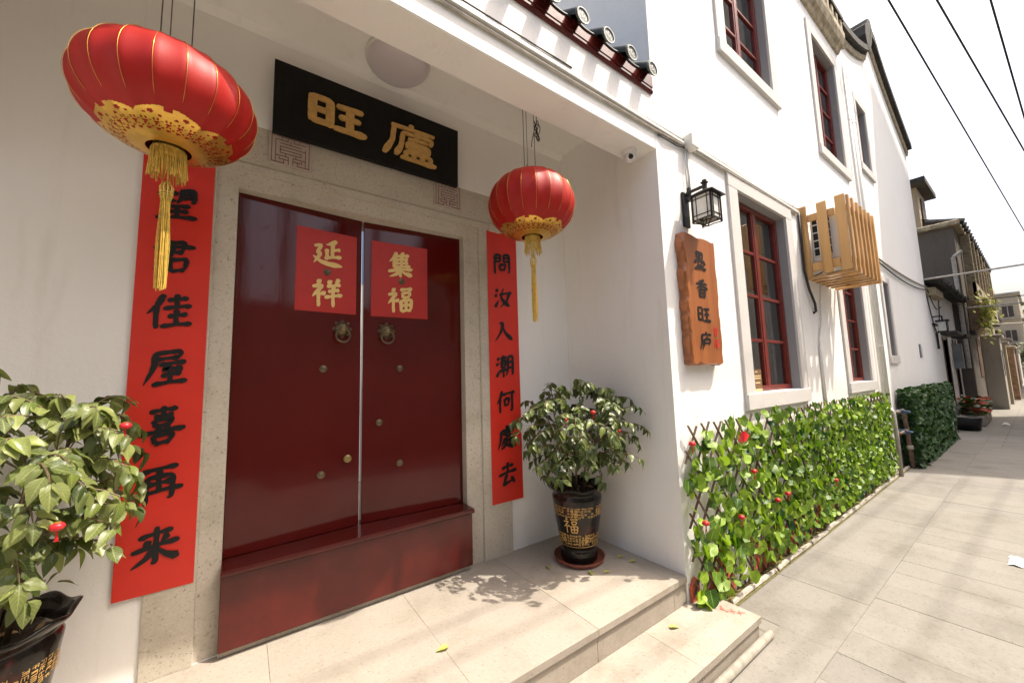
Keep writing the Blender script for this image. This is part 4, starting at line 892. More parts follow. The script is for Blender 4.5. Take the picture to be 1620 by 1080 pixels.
# ================================================================== POTTED PLANTS
def potted_plant(px, py, label, crown, rad, nspray, lsize, seed, xmin, xmax, face, front, rim=.5, scale=1.0, PLS=None):
    PLS = PLS or PL
    rs = random.Random(seed)
    t_ = thing('potted_plant', label, 'potted plant', (px, py, 0.012), 'potted plants in glazed pots in the porch')
    S = scale
    prof = [(.0, .012), (.122, .012), (.128, .022), (.122, .030), (.127, .038), (.121, .046), (.126, .054), (.120, .062), (.124, .070), (.118, .080), (.117, .098), (.124, .112), (.133, .15), (.145, .22), (.157, .30), (.166, .37), (.172, .41), (.174, .43), (.168, .445), (.164, .452), (.170, .462), (.186, .478), (.200, .492), (.206, .503), (.198, .507), (.186, .499), (.172, .482), (.163, .462), (.160, .44)]
    def md(r, z, a, k):
        f = max(0, (z-.45)/.055) if k < 27 else .3
        wv = sin(8*a+seed)
        return (r*S*(1+.032*f*wv), (z+.008*f*sin(8*a+seed+.8))*S)
    pot = MB().lathe([(r, z) for r, z in prof], (px, py, .004), 72, md).build('pot', 'pot_glaze', t_, smooth=True)
    gm = lambda a, z, off=.0012: (lambda r: Vector((px+(r*S+off)*cos(a), py+(r*S+off)*sin(a), .004+z*S)))(.128+(z-.115)*(.044/.315)+.004*sin((z-.115)/.3*pi))
    gp_ = MB()
    for z in (.122, .405):
        gp_.tube([gm(2*pi*i/48, z, .0005) for i in range(49)], .0018*S, 4, False)
    for z0, rows in ((.325, 4), (.142, 4)):
        for r_ in range(rows):
            for c_ in range(44):
                z = z0+.019*r_; a = 2*pi*c_/44; w_ = .055; h_ = .0075
                if rs.random() < .12: continue
                segs = [(-1, 1, 1, 1), (-1, -1, 1, -1), (-1, -1, -1, 1), (1, -1, 1, 1), (-1, 0, 1, 0), (0, -1, 0, 1), (-1, .5, 1, .5)]
                for (u0, v0, u1, v1) in rs.sample(segs, 4):
                    A = gm(a+u0*w_*.9, z+v0*h_*.8); B = gm(a+u1*w_*.9, z+v1*h_*.8); d = (B-A).normalized(); nn = Vector((cos(a), sin(a), 0)); sd_ = d.cross(nn).normalized()*.0011
                    e_ = nn*rs.uniform(0, .0004); gp_.add([A-sd_+e_, B-sd_+e_, B+sd_+e_, A+sd_+e_], [(0, 1, 2, 3)])
    gp_.build('gold_pattern', 'carved_gold', pot)
    for k, (da, z, sz) in enumerate(((-.30, .268, .105), (-.12, .352, .048), (.95, .35, .048), (.30, .175, .05), (-.75, .175, .05), (1.75, .268, .088), (-1.9, .268, .088), (2.6, .352, .05))):
        a0 = face+da
        glyph('福', 'character', 'carved_gold', pot, (0, 0, 0), sz*S, wd=9, rough=.06, mapf=lambda x, zz, h, a0=a0, z=z: gm(a0+x/(.155*S), z+zz/S, .0022+h))
    MB().lathe([(0, .452), (.08, .455), (.162, .447)], (px, py, 0), 24, lambda r, z, a, k: (r*S, (z+.006*sin(5*a+k))*S)).build('soil', 'soil', t_, smooth=True)
    for k in range(26):
        a = rs.uniform(0, 2*pi); r = .145*S*sqrt(rs.random()); s = rs.uniform(.008, .026)
        p = Vector((px+r*cos(a), py+r*sin(a), .458*S+.004)); d = Vector((rs.uniform(-1, 1), rs.uniform(-1, 1), rs.uniform(-.1, .4))).normalized()*s; e2 = d.cross(Vector((0, .2, 1))).normalized()*s*.45
        MB().prism([p-d, p-e2, p+d, p+e2*1.3], [p-d*.8+Vector((0, 0, .006)), p-e2*.8+Vector((0, 0, .008)), p+d*.8+Vector((0, 0, .005)), p+e2+Vector((0, 0, .007))]).build('bark_chip', 'bark_chip', t_)
    C0 = Vector(crown); tips = []; st = []
    for k in range(6):
        a = 2*pi*k/6+rs.uniform(-.3, .3); b0 = Vector((px+.05*cos(a), py+.05*sin(a), .45*S)); h = C0.z+rad[2]*rs.uniform(-.1, .55)
        b2 = Vector((C0.x+rad[0]*.42*cos(a), C0.y+rad[1]*.42*sin(a), h)); b1 = b0.lerp(b2, .5)+Vector((rs.uniform(-.02, .02), rs.uniform(-.02, .02), .05))
        pts = [b0.lerp(b1, i/4).lerp(b1.lerp(b2, i/4), i/4) for i in range(5)]; st.append(pts)
        MB().tube(pts, [.0085, .0075, .0065, .0055, .004], 7).build('stem', 'stem', t_, smooth=True)
    leaves = []; tw = MB()
    for k in range(nspray):
        # golden-spiral spread over the upper shell, some low ones
        u = (k+.5)/nspray; el = math.asin(1-1.85*u); az = k*2.39996+rs.uniform(-.25, .25)
        o_ = Vector((cos(az)*cos(el), sin(az)*cos(el), sin(el))); q_ = rs.uniform(.72, 1.08)
        tip = C0+Vector((o_.x*rad[0]*q_, o_.y*rad[1]*q_, o_.z*rad[2]*q_))
        tip.x = min(max(tip.x, xmin), xmax); tip.y = min(tip.y, -.05); tip.y = max(tip.y, front)
        src = min((p for pts in st for p in pts[2:]), key=lambda p: (p-tip).length+.5*max(0, p.z-tip.z))
        mid = src.lerp(tip, .5)+Vector((0, 0, .05+.05*rs.random())); path = [src.lerp(mid, i/6).lerp(mid.lerp(tip, i/6), i/6) for i in range(7)]
        if o_.z > -.2: path.append(tip+(tip-path[-2])*.45+Vector((0, 0, -.012)))
        path = [Vector((min(max(p.x, xmin), xmax), min(p.y, -.045), p.z)) for p in path]
        tw.tube(path, [.0026]*(len(path)-1)+[.001], 4)
        out = (tip-C0); out.z = 0; out = out.normalized() if out.length > .02 else Vector((rs.uniform(-1, 1), -1, 0)).normalized()
        for j in range(2, len(path)):
            d = (path[j]-path[j-1]).normalized(); side = d.cross(Vector((0, 0, 1))).normalized()
            for s in (-1, 1):
                if rs.random() < .10: continue
                sz = lsize*rs.uniform(.72, 1.15); dd = d*.35+side*s*rs.uniform(.5, .95)+Vector((0, 0, -rs.uniform(.25, .9)))
                nr = Vector((0, -.25, 1))+out*.55+side*s*.35+Vector((rs.uniform(-.3, .3), rs.uniform(-.3, .3), 0)); leaves.append((path[j]+side*s*.006, dd, nr, sz))
        leaves.append((path[-1], d*.8+Vector((0, 0, -.55)), Vector((0, 0, 1))+out*.6, lsize*rs.uniform(.85, 1.15)))
    for k in range(int(nspray*.5)):         # inner, hanging leaves
        pts = rs.choice(st); p = rs.choice(pts[1:])+Vector((rs.gauss(0, .05), rs.gauss(0, .05), rs.gauss(0, .05))); a = rs.uniform(0, 2*pi)
        leaves.append((p, Vector((cos(a), sin(a), -rs.uniform(.3, 1))), Vector((cos(a)*.5, sin(a)*.5, 1)), lsize*rs.uniform(.7, 1.1)))
    tw.build('twigs', 'stem', t_)
    good = []
    for p, d, nr, sz in leaves:
        tp = p+d.normalized()*sz
        if tp.y > -.03: d = Vector((d.x, min(d.y, -.1), d.z)); tp = p+d.normalized()*sz
        if tp.y > -.022 or p.y > -.03 or max(tp.x, p.x) > xmax+.03 or (tp.z < rim-.06 and rs.random() < .7): continue
        good.append((p, d, nr, sz))
    good.sort(key=lambda l: (l[0]-CAM).length/l[3]); rest = MB()
    for k, (p, d, nr, sz) in enumerate(good):
        me = rs.choice(PLS) if rs.random() < .9 else PLP[0]; M = leaf_matrix(p, d, nr, sz)
        if k < 300: inst('leaf', me, M, t_)
        else: add_leaf(rest, me, M)
    if rest.v: struct(rest.build('leaves', PLS[0].materials[0].name, t_, smooth=True), 'stuff')
    return t_, good
PA, LA = potted_plant(-.655, -.335, 'large potted plant with drooping glossy leaves at the left edge of the porch', (-.635, -.40, .955), (.38, .38, .38), 100, .067, 5, -1.02, -.325, -1.05, -.95)
PB, LB = potted_plant(1.955, -.385, 'potted plant in the right corner of the porch below the red lantern', (1.90, -.47, .885), (.45, .42, .38), 105, .062, 8, 1.3, 2.275, -2.35, -.95, PLS=PL_SHADED)
sa = thing('pot_saucer', 'brown terracotta saucer under the potted plant in the right corner', 'saucer', (1.955, -.385, 0.0005))
MB().lathe([(0, .0006), (.15, .0006), (.170, .012), (.178, .034), (.173, .036), (.163, .014), (.15, .0045), (.132, .0042), (0, .0042)], (1.955, -.385, 0), 40).build('dish', 'terracotta', sa, smooth=True)
sa2 = thing('pot_saucer', 'brown saucer under the large potted plant at the left edge', 'saucer', (-.655, -.335, 0.0005))
MB().lathe([(0, .0006), (.15, .0006), (.170, .012), (.178, .034), (.173, .036), (.163, .014), (.15, .0045), (.132, .0042), (0, .0042)], (-.655, -.335, 0), 40).build('dish', 'terracotta', sa2, smooth=True)

def charm(p, label, s=1.0, group='small red lantern charms'):
    p = Vector(p); t_ = thing('lantern_charm', label, 'ornament', p-Vector((0, 0, .05*s)), group)
    MB().lathe([(0, .013*s), (.008*s, .0135*s), (.017*s, .009*s), (.021*s, 0), (.017*s, -.009*s), (.008*s, -.0135*s), (0, -.013*s)], p, 16, lambda r, z, a, k: (r*(1-.05*abs(cos(6*a))), z)).build('globe', 'ornament_red', t_, smooth=True)
    mb = MB().tube([p-Vector((0, 0, .013*s)), p-Vector((0, 0, .024*s))], .003*s, 5)
    for j in range(6): a = j; mb.tube([p-Vector((0, 0, .022*s)), p+Vector((.005*s*cos(a), .005*s*sin(a), -.05*s))], .0012*s, 3)
    mb.build('tassel', 'ornament_red', t_); MB().lathe([(.009*s, .0125*s), (.0095*s, .0165*s), (0, .0165*s)], p, 10).build('cap', 'gold_foil', t_)
def near(leaves, x, z, y):                # hang charms where there are leaves to carry them
    return Vector((x, y, z))
for (x, y, z, lab) in ((1.62, -.66, 1.005, 'small red lantern charm at the left side of the corner plant'), (1.70, -.62, .985, 'small red lantern charm left of the stems of the corner plant'), (1.78, -.74, 1.04, 'small red lantern charm high in the middle of the corner plant'),
                       (1.70, -.72, .835, 'lowest left red lantern charm on the corner plant'), (2.02, -.74, .90, 'small red lantern charm on the right side of the corner plant'), (2.07, -.72, .74, 'lowest right red lantern charm on the corner plant')):
    charm((x, y, z), lab, .8)
for (x, y, z, lab) in ((-.435, -.66, .865, 'red lantern charm in the middle of the left plant'), (-.42, -.45, 1.18, 'red lantern charm high in the left plant'), (-.335, -.50, 1.135, 'red lantern charm in front of the left banner')):
    charm((x, y, z), lab, .85)

# ================================================================== IVY FENCE
iv = thing('ivy_fence', 'wooden trellis fence covered with bright green ivy leaves under the windows', 'fence', (5.0, -1.0, G+.02))
rs = random.Random(21); zb, zt, xa, xb = G+.04, .895, 2.345, 7.74; tn = math.tan(radians(50)); H_ = zt-zb
sp_ = .168; run_ = H_/tn
for dr in (-1, 1):
    x = xa-run_ if dr > 0 else xa
    y = -.992 if dr > 0 else -.9995
    while x < (xb if dr > 0 else xb+run_):
        pts = [(x, zb), (x+dr*run_, zt)]; (x0, z0), (x1, z1) = pts
        def clip(xc, zc, xo, zo):
            if xc < xa: f = (xa-xc)/(xo-xc); return xa, zc+(zo-zc)*f
            if xc > xb: f = (xb-xc)/(xo-xc); return xb, zc+(zo-zc)*f
            return xc, zc
        if max(x0, x1) > xa+.02 and min(x0, x1) < xb-.02:
            e0 = clip(x0, z0, x1, z1); e1 = clip(x1, z1, x0, z0)
            if abs(e0[1]-e1[1]) > .03:
                MB().bar((e0[0], y, e0[1]-.012), (e1[0], y, e1[1]+.012+rs.uniform(0, .02)), .0068, .013, (0, 1, 0)).build('slat', 'lattice', iv)
        x += sp_
pts = []
while len(pts) < 2850:
    x = xa-.02+(xb-xa+.05)*rs.random(); z = zb-.03+(H_+.06)*rs.random()
    dens = .36+.64*min(1, max(0, (x-2.5)/3.0)); g_ = noise.noise(Vector((x*2.6, z*3.2, 3)))
    if rs.random() > dens+.35*g_: continue
    if z > zt-.10 and rs.random() < .5: continue
    if z < .0 and x < 4.6 and rs.random() < .2: continue
    if z < G+.10: continue
    pts.append((x, z))
LV = []
for x, z in pts:
    y = -1.008-.042*rs.random()**1.2-(.03 if z < 0 and rs.random() < .4 else 0)
    a = rs.uniform(0, 2*pi) if rs.random() < .55 else rs.gauss(-pi/2, .8); d = Vector((cos(a), -.35*rs.random(), sin(a))); nr = Vector((rs.gauss(-.15, .75), -1, rs.gauss(.30, .75)))
    LV.append((Vector((x, y, z)), d, nr, rs.uniform(.046, .074)*(1.34-.12*min(3.2, x-2.3))))
LV.sort(key=lambda l: (l[0]-CAM).length/l[3]); rest = MB()
for k, (p, d, nr, sz) in enumerate(LV):
    p = p-d.normalized()*sz*.3; p.y = min(p.y, -1.0); me = rs.choice(IV); M = leaf_matrix(p, d, nr, sz)
    if k < 300: inst('leaf', me, M, iv)
    else: add_leaf(rest, me, M)
struct(rest.build('leaves', 'ivy_leaf', iv, smooth=True), 'stuff')
pk = thing('picket_edging', 'low edging of brick red pickets half hidden behind the ivy at the ground', 'edging', (3.4, -.975, G))
x = 2.345
while x < 5.1:
    w_ = rs.uniform(.06, .10); h_ = rs.uniform(.20, .38); l = rs.uniform(-.02, .02)
    if rs.random() < .78:
        ol = [(x, G+.02), (x+w_, G+.02), (x+w_+l, G+h_*.85), (x+w_*.55+l, G+h_), (x+l, G+h_*.8)]
        MB().prism([(a, -.972, b_) for a, b_ in ol], [(a, -.986, b_) for a, b_ in ol]).build('picket', 'brick_red', pk)
    x += w_+rs.uniform(.008, .03)
for x, z, lab in ((2.33, .82, 'red charm at the top left corner of the ivy fence'), (3.157, .519, 'small red charm in the upper middle of the ivy fence'), (3.53, .235, 'left one of two red charms side by side on the ivy fence'), (3.74, .245, 'right one of two red charms side by side on the ivy fence'),
                  (2.42, .317, 'red charm low on the left end of the ivy fence'), (2.90, .245, 'red charm left of centre near the pickets of the ivy fence'), (4.98, .14, 'red charm low on the far half of the ivy fence')):
    charm((x, -1.056, z), lab, 1.1, 'red charms on the ivy fence')
fan = MB(); n = 10
for k in range(n): a0 = pi*.15+pi*.7*k/n; a1 = pi*.15+pi*.7*(k+1)/n; p = Vector((2.95, -1.09, .74)); fan.add([p+Vector((.03*cos(a0), -.004*(k % 2), .03*sin(a0))), p+Vector((.10*cos(a0), -.012*(k % 2), .10*sin(a0))), p+Vector((.10*cos(a1), -.012*((k+1) % 2), .10*sin(a1))), p+Vector((.03*cos(a1), -.004*((k+1) % 2), .03*sin(a1)))], [(0, 1, 2, 3)])
tag(fan.build('paper_fan', 'ornament_red', None), 'folded red paper fan stuck near the top of the ivy fence', 'ornament')

# clipped hedge further on
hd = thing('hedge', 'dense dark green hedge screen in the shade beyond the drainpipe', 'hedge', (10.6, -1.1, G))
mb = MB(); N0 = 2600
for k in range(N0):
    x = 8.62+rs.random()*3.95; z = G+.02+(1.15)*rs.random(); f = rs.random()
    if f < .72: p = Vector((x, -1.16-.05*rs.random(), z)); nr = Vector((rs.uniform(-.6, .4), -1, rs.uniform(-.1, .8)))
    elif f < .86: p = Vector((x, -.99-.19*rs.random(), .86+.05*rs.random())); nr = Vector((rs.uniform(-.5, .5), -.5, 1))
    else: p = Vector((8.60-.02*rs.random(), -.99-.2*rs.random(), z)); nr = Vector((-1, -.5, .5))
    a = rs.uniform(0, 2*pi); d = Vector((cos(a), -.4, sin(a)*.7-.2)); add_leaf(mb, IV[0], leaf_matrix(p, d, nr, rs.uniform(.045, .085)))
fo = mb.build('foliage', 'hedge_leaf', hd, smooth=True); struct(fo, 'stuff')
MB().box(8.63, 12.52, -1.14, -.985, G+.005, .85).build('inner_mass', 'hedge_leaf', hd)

# fallen leaves and litter
for k, (x, y, lab) in enumerate(((1.70, -.33, 'fallen yellow leaf on the shaded floor left of the pot'), (1.848, -.60, 'fallen leaf at the shadow edge in front of the saucer'), (1.93, -.63, 'curled fallen leaf in front of the saucer on the right'), (2.16, -.55, 'fallen leaf by the side wall right of the saucer'), (.836, -.627, 'single yellow leaf on the sunlit porch floor'), (2.10, -.42, 'pale fallen leaf between saucer and side wall'), (2.22, -.66, 'small fallen leaf near the porch corner'))):
    a = random.uniform(0, 6.28); M = leaf_matrix((x, y, .006), (cos(a), sin(a), .12), (.2, -.2, 1), random.uniform(.045, .062))
    o = bpy.data.objects.new('fallen_leaf', leaf_mesh('fallen_leaf', .26, .5, .15, 'ovate', 'dry_leaf', k)); COL.objects.link(o); o.matrix_world = M; tag(o, lab, 'leaf', 'fallen leaves on the porch floor')
o = bpy.data.objects.new('fallen_leaf', leaf_mesh('fallen_leaf', .26, .5, .15, 'ovate', 'dry_leaf', 9)); COL.objects.link(o); o.matrix_world = leaf_matrix((2.0, -1.03, -.155), (.8, -.5, .1), (0, 0, 1), .06); tag(o, 'fallen yellow leaf on the lower step', 'leaf', 'fallen leaves on the porch floor')
def crumple(name, x, y, s, mat, label, cat):
    vs = []; fs = []; n, m_ = 14, 6
    for i in range(n):
        for j in range(m_):
            u, v = i/(n-1)*2-1, j/(m_-1)*2-1; h = .35*s*max(0, 1-u*u*.7)*max(.05, 1-v*v)*(.6+.8*abs(noise.noise(Vector((u*3, v*3, x)))))
            vs.append((x+u*s*(1+.25*noise.noise(Vector((v*3, u, 7)))), y+v*s*.32*(1+.3*noise.noise(Vector((u*3, 2, x)))), G+.004+h))
    fs = [(i*m_+j, (i+1)*m_+j, (i+1)*m_+j+1, i*m_+j+1) for i in range(n-1) for j in range(m_-1)]
    tag(MB().add(vs, fs).build(name, mat, None), label, cat)
crumple('tissue', 5.02, -2.12, .11, 'tissue', 'crumpled white tissue on the sunlit paving at the right', 'litter')
crumple('tissue', 16.3, -1.70, .20, 'tissue', 'pale scrap of paper on the shaded street', 'litter')

# ================================================================== NEIGHBOURING HOUSES DOWN THE STREET
gh = thing('gabled_house', 'white house with curved dark-tiled gable beyond the drainpipe, wall in shade', 'house', (10.5, YF, G))
W3U = (8.37, 8.98, 4.70, 5.86); W3L = (8.66, 9.06, 1.47, 2.72)
GX = [(7.50, 6.78), (7.9, 6.83), (8.3, 6.90), (8.7, 7.00), (9.05, 7.12), (9.35, 7.24), (9.6, 7.36), (9.82, 7.62), (9.95, 7.86), (10.2, 7.84), (10.5, 7.66), (10.9, 7.44), (11.4, 7.22), (12.0, 6.98), (12.6, 6.76), (13.1, 6.58)]
holed_wall(8.021, 13.1, G-.05, 6.60, [W3U, W3L], YF+.001, .24, 'white_plaster', 'street_wall', gh)
gp2 = [(x, max(z, 6.601)) for x, z in GX]; gp2 = [(13.1, 6.601)] + [p for p in gp2[::-1] if p[1] > 6.602] + [(7.50, 6.601)]
MB().prism([(x, YF+.001, z) for x, z in gp2], [(x, YF+.24, z) for x, z in gp2]).build('gable', 'white_plaster', gh)
MB().box(8.025, 8.20, YF+.242, 5, G, 6.5).box(12.9, 13.1, YF+.242, 5, G, 6.5).box(8.2, 12.9, 4.8, 5, G, 6.5).build('side_walls', 'white_plaster', gh)
cp = MB(); n = len(GX); th = lambda i: .10+.07*(1 if 8 < i else 0)
lo = [(x, z-.012) for x, z in GX]; hi = [(x+.02, z+.11+(.05 if 7 <= i <= 9 else 0)) for i, (x, z) in enumerate(GX)]
for i in range(n-1):
    for (ya, yb) in ((YF-.11, YF+.36),):
        cp.hexa([(lo[i][0], ya, lo[i][1]), (lo[i+1][0], ya, lo[i+1][1]), (lo[i+1][0], yb, lo[i+1][1]), (lo[i][0], yb, lo[i][1]), (hi[i][0], ya, hi[i][1]), (hi[i+1][0], ya, hi[i+1][1]), (hi[i+1][0], yb, hi[i+1][1]), (hi[i][0], yb, hi[i][1])])
cp.build('gable_coping', 'weathered_tile', gh)
mo = MB(); off = [(x, z-.06) for x, z in GX]; of2 = [(x, z-.15) for x, z in GX]
for i in range(n-1): mo.hexa([(of2[i][0], YF-.03, of2[i][1]), (of2[i+1][0], YF-.03, of2[i+1][1]), (of2[i+1][0], YF, of2[i+1][1]), (of2[i][0], YF, of2[i][1]), (off[i][0], YF-.045, off[i][1]), (off[i+1][0], YF-.045, off[i+1][1]), (off[i+1][0], YF, off[i+1][1]), (off[i][0], YF, off[i][1])])
mo.build('gable_moulding', 'cornice_stone', gh)
rg = [(9.50, 7.38), (9.42, 7.62), (9.50, 7.86), (9.66, 7.98), (9.72, 8.10), (9.90, 8.20), (10.04, 8.22), (10.14, 8.05), (10.0, 7.9), (9.8, 7.66)]
MB().prism([(x, YF-.10, z) for x, z in rg], [(x, 5, z) for x, z in rg]).build('ridge_end', 'weathered_tile', gh)
MB().add([(8.02, YF+.3, 6.55), (10, YF+.3, 7.6), (10, 5.2, 7.6), (8.02, 5.2, 6.55), (13.1, YF+.3, 6.5), (13.1, 5.2, 6.5)], [(0, 1, 2, 3), (1, 4, 5, 2)]).build('roof', 'weathered_tile', gh)
window(*W3U, gh, rows=3, cols=1, out=.13, y=YF+.001); window(*W3L, gh, rows=3, cols=1, out=.11, y=YF+.001)
tk2 = thing('sagging_cable', 'grey cables sagging along the shaded wall of the gabled house', 'cable', (10.8, YF-.02, 3.0))
run('cable', 'cable_grey', [(7.95, YF-.03, 3.06)]+sag((8.3, YF-.02, 3.10), (13.05, YF-.02, 3.16), .06, 12), .016, tk2)
run('cable', 'cable_black', [(7.95, YF-.03, 3.02)]+sag((8.3, YF-.025, 3.05), (13.05, YF-.025, 3.08), .12, 12), .012, tk2)
nt_ = thing('wall_notice', 'small grey notice with pale paper on the shaded wall', 'notice', (11.45, YF-.002, 1.5))
box('plate', 'grey_metal', nt_, 11.30, 11.46, YF-.012, YF-.0005, 1.46, 1.74); box('paper', 'tissue', nt_, 11.47, 11.66, YF-.008, YF-.0005, 1.48, 1.70)

lw = thing('low_house', 'low white one-storey house with dark door and broken tile eave', 'house', (15.5, -.93, G))
holed_wall(13.101, 18.1, G-.05, 3.25, [(14.95, 15.75, .35, 2.0), (16.9, 17.5, .2, 1.95)], -.94, .22, 'white_plaster', 'street_wall', lw)
MB().box(13.101, 18.1, 4.8, 5, G, 3.25).box(17.9, 18.099, -.719, 4.8, G, 3.25).build('walls', 'white_plaster', lw)
MB().add([(13.1, -1.2, 3.26), (18.3, -1.2, 3.26), (18.3, 2, 4.1), (13.1, 2, 4.1), (13.1, -1.2, 3.20), (18.3, -1.2, 3.20)], [(0, 1, 2, 3), (4, 0, 1, 5)]).build('roof', 'weathered_tile', lw)
for k in range(24):
    x = 13.2+.21*k; MB().tube([(x, -1.24-.05*random.random(), 3.27), (x, .2, 3.63)], .07, 6).build('roof_tile', 'weathered_tile', lw)
MB().box(13.3, 14.6, -1.10, -.941, 2.98, 3.16).build('eave_rubble', 'cornice_stone', lw)
for a, b_ in ((14.95, 15.75), (16.9, 17.5)):
    MB().box(a, b_, -.86, -.82, .2, 2.0).build('door', 'shutter_dark', lw); MB().box(a-.05, a, -.955, -.80, .2, 2.05).box(b_, b_+.05, -.955, -.80, .2, 2.05).build('door_frame', 'old_wood', lw)
    MB().box(a-.2, b_+.25, -1.24, -.941, 2.08, 2.18).build('door_hood', 'weathered_tile', lw, bevel=.02)
MB().box(16.6, 16.9, -1.12, -.941, 1.2, 1.9).build('meter_box', 'grey_metal', lw, bevel=.01)
l3 = thing('street_lamp', 'old black lantern on the wall of the low white house', 'lamp', (13.85, -.95, 1.7))
MB().box(13.77, 13.95, -1.18, -1.0, 2.10, 2.13).box(13.75, 13.97, -1.2, -.98, 2.36, 2.40).build('frame', 'iron_black', l3); MB().box(13.79, 13.93, -1.16, -1.02, 2.131, 2.359).build('glass', 'frost_glass', l3)
MB().bar((13.86, -.942, 2.5), (13.86, -1.09, 2.5), .03, .03).bar((13.86, -1.09, 2.5), (13.86, -1.09, 2.4), .03, .03).bar((13.62, -.97, 2.3), (14.1, -.97, 2.3), .05, .05).bar((13.9, -.97, 2.1), (13.9, -.97, 1.7), .04, .04).build('bracket', 'iron_black', l3)
for x in (13.77, 13.95): MB().box(x-.01, x+.01, -1.17, -1.15, 2.13, 2.36).build('bar', 'iron_black', l3)
cb = MB().tube(sag((13.15, -.97, 2.95), (15.0, -.97, 3.05), .9, 16), .012, 5).tube(sag((13.2, -.99, 3.1), (14.9, -1.0, 2.85), .25, 12), .010, 5)
tag(cb.build('loose_cable', 'cable_black', None, smooth=True), 'loose black cables drooping on the low white house', 'cable')
pt = thing('street_planter', 'grey concrete planter with red and green plants by the low house', 'planter', (16.6, -1.15, G))
MB().box(15.5, 17.6, -1.42, -.98, G, G+.26).build('trough', 'concrete_flat', pt, bevel=.02)
mb = MB(); fl = MB(); rs = random.Random(9)
for k in range(420):
    p = Vector((15.6+1.9*rs.random(), -1.4+.4*rs.random(), G+.26+.42*rs.random()**1.2)); a = rs.uniform(0, 6.28); add_leaf(mb if rs.random() < .68 else fl, IV[0], leaf_matrix(p, (cos(a), sin(a), rs.uniform(-.4, .5)), (rs.uniform(-1, 1), -.6, 1), rs.uniform(.07, .15)))
struct(mb.build('plants', 'hedge_leaf', pt, smooth=True), 'stuff'); struct(fl.build('red_plants', 'brick_red', pt, smooth=True), 'stuff')
dk = thing('dark_bin', 'small dark tub between hedge and planter', 'tub', (14.6, -1.1, G))
MB().lathe([(0, .0), (.2, .0), (.25, .3), (.23, .32), (.2, .28), (0, .25)], (14.5, -1.2, G+.002), 16).build('tub', 'iron_black', dk, smooth=True)
bk = thing('washing_basin', 'round basin with dark contents on the sunlit street', 'basin', (26.5, -.98, G))
MB().lathe([(0, 0), (.30, .0), (.42, .18), (.40, .2), (.3, .1), (0, .1)], (26.3, -.95, G+.002), 20).build('bowl', 'old_wood', bk, smooth=True)
mb = MB(); [add_leaf(mb, IV[1], leaf_matrix((26.3+rs.uniform(-.3, .3), -.95+rs.uniform(-.3, .3), G+.15+.2*rs.random()), (rs.uniform(-1, 1), rs.uniform(-1, 1), .4), (0, -.4, 1), .2)) for _ in range(60)]
struct(mb.build('contents', 'hedge_leaf', bk), 'stuff')
fp = thing('pink_flowers', 'heap of pink flowers on the street beside the round basin', 'flowers', (25.2, -.7, G))
mb = MB(); [add_leaf(mb, IV[2], leaf_matrix((25.0+rs.uniform(-.7, .6), -.62+rs.uniform(-.3, .25), G+.04+.3*rs.random()), (rs.uniform(-1, 1), rs.uniform(-1, 1), .3), (rs.uniform(-.5, .5), -.6, 1), .2)) for _ in range(110)]
struct(mb.build('petals', 'flower_pink', fp), 'stuff')

# dark concrete house with roof hut and awning
dc = thing('concrete_house', 'dark stained concrete house rising behind the low white house', 'house', (25, 1, G))
MB().box(18.2, 30.0, -1.18, 7.0, G-.05, 5.70).build('walls', 'dark_concrete', dc)
MB().box(18.02, 30.1, -1.33, 7.2, 5.701, 5.86).build('roof_edge', 'cornice_stone', dc, bevel=.03)
for k in range(20): MB().tube([(18.3+.58*k, -1.42, 5.80), (18.3+.58*k, -.6, 6.05)], .10, 6).build('roof_tile', 'weathered_tile', dc)
MB().box(19.6, 29.8, -1.40, -1.181, 3.3, 3.45).build('balcony_floor', 'cornice_stone', dc)
for k in range(7): MB().box(19.7+1.5*k, 19.85+1.5*k, -1.40, -1.20, 3.451, 5.69).build('balcony_post', 'cornice_stone', dc)
MB().box(19.7, 29.8, -1.39, -1.32, 3.451, 4.05).build('balcony_rail', 'cream_plaster', dc)
for k in range(5): MB().box(20.2+1.9*k, 21.3+1.9*k, -1.20, -1.1805, .1 if k % 2 else .9, 2.2).build('shutter', 'old_wood', dc)
MB().box(18.5, 19.3, -1.3, -1.181, 2.25, 2.36).build('door_hood', 'weathered_tile', dc)
MB().tube([(18.15, -1.10, 4.7), (18.15, -1.10, 1.2)], .05, 8).tube([(18.15, -1.10, 4.7), (18.15, -1.3, 4.85)], .05, 8).build('rainpipe', 'pvc_dirty', dc)
MB().prism([(19.0, -1.62, 3.20), (19.0, -1.19, 3.4), (19.0, -1.19, 2.3), (19.0, -1.38, 2.45)], [(21.4, -1.62, 3.2), (21.4, -1.19, 3.4), (21.4, -1.19, 2.3), (21.4, -1.38, 2.45)]).build('rubble_bracket', 'brick_old', dc)
mb = MB(); [add_leaf(mb, IV[0], leaf_matrix((18.9+rs.uniform(-.3, 1.6), -1.5+rs.gauss(0, .10), 2.95+rs.gauss(0, .30)), (rs.uniform(-1, 1), -.3, rs.uniform(-1, .4)), (-.6, -1, .4), rs.uniform(.08, .16))) for _ in range(300)]
tw_ = thing('creeper', 'dry green creeper hanging from the dark house over the alley', 'plant', (19.3, -1.5, 2.2)); struct(mb.build('foliage', 'dry_leaf', tw_), 'stuff')
hut = thing('roof_hut', 'small stair hut with flat roof on top of the concrete house', 'hut', (22.3, 1.4, 5.86))
MB().box(21.4, 23.2, -.2, 3, 5.861, 8.35).build('wall', 'cream_plaster', hut); MB().box(20.9, 23.6, -.5, 3.3, 8.351, 8.55).build('roof', 'weathered_tile', hut)
MB().box(21.9, 22.7, -.24, -.2005, 6.9, 8.0).build('window', 'shutter_dark', hut)
aw = thing('roof_awning', 'dark sloping metal awning on the roof of the concrete house', 'awning', (22.6, .4, 6.42))
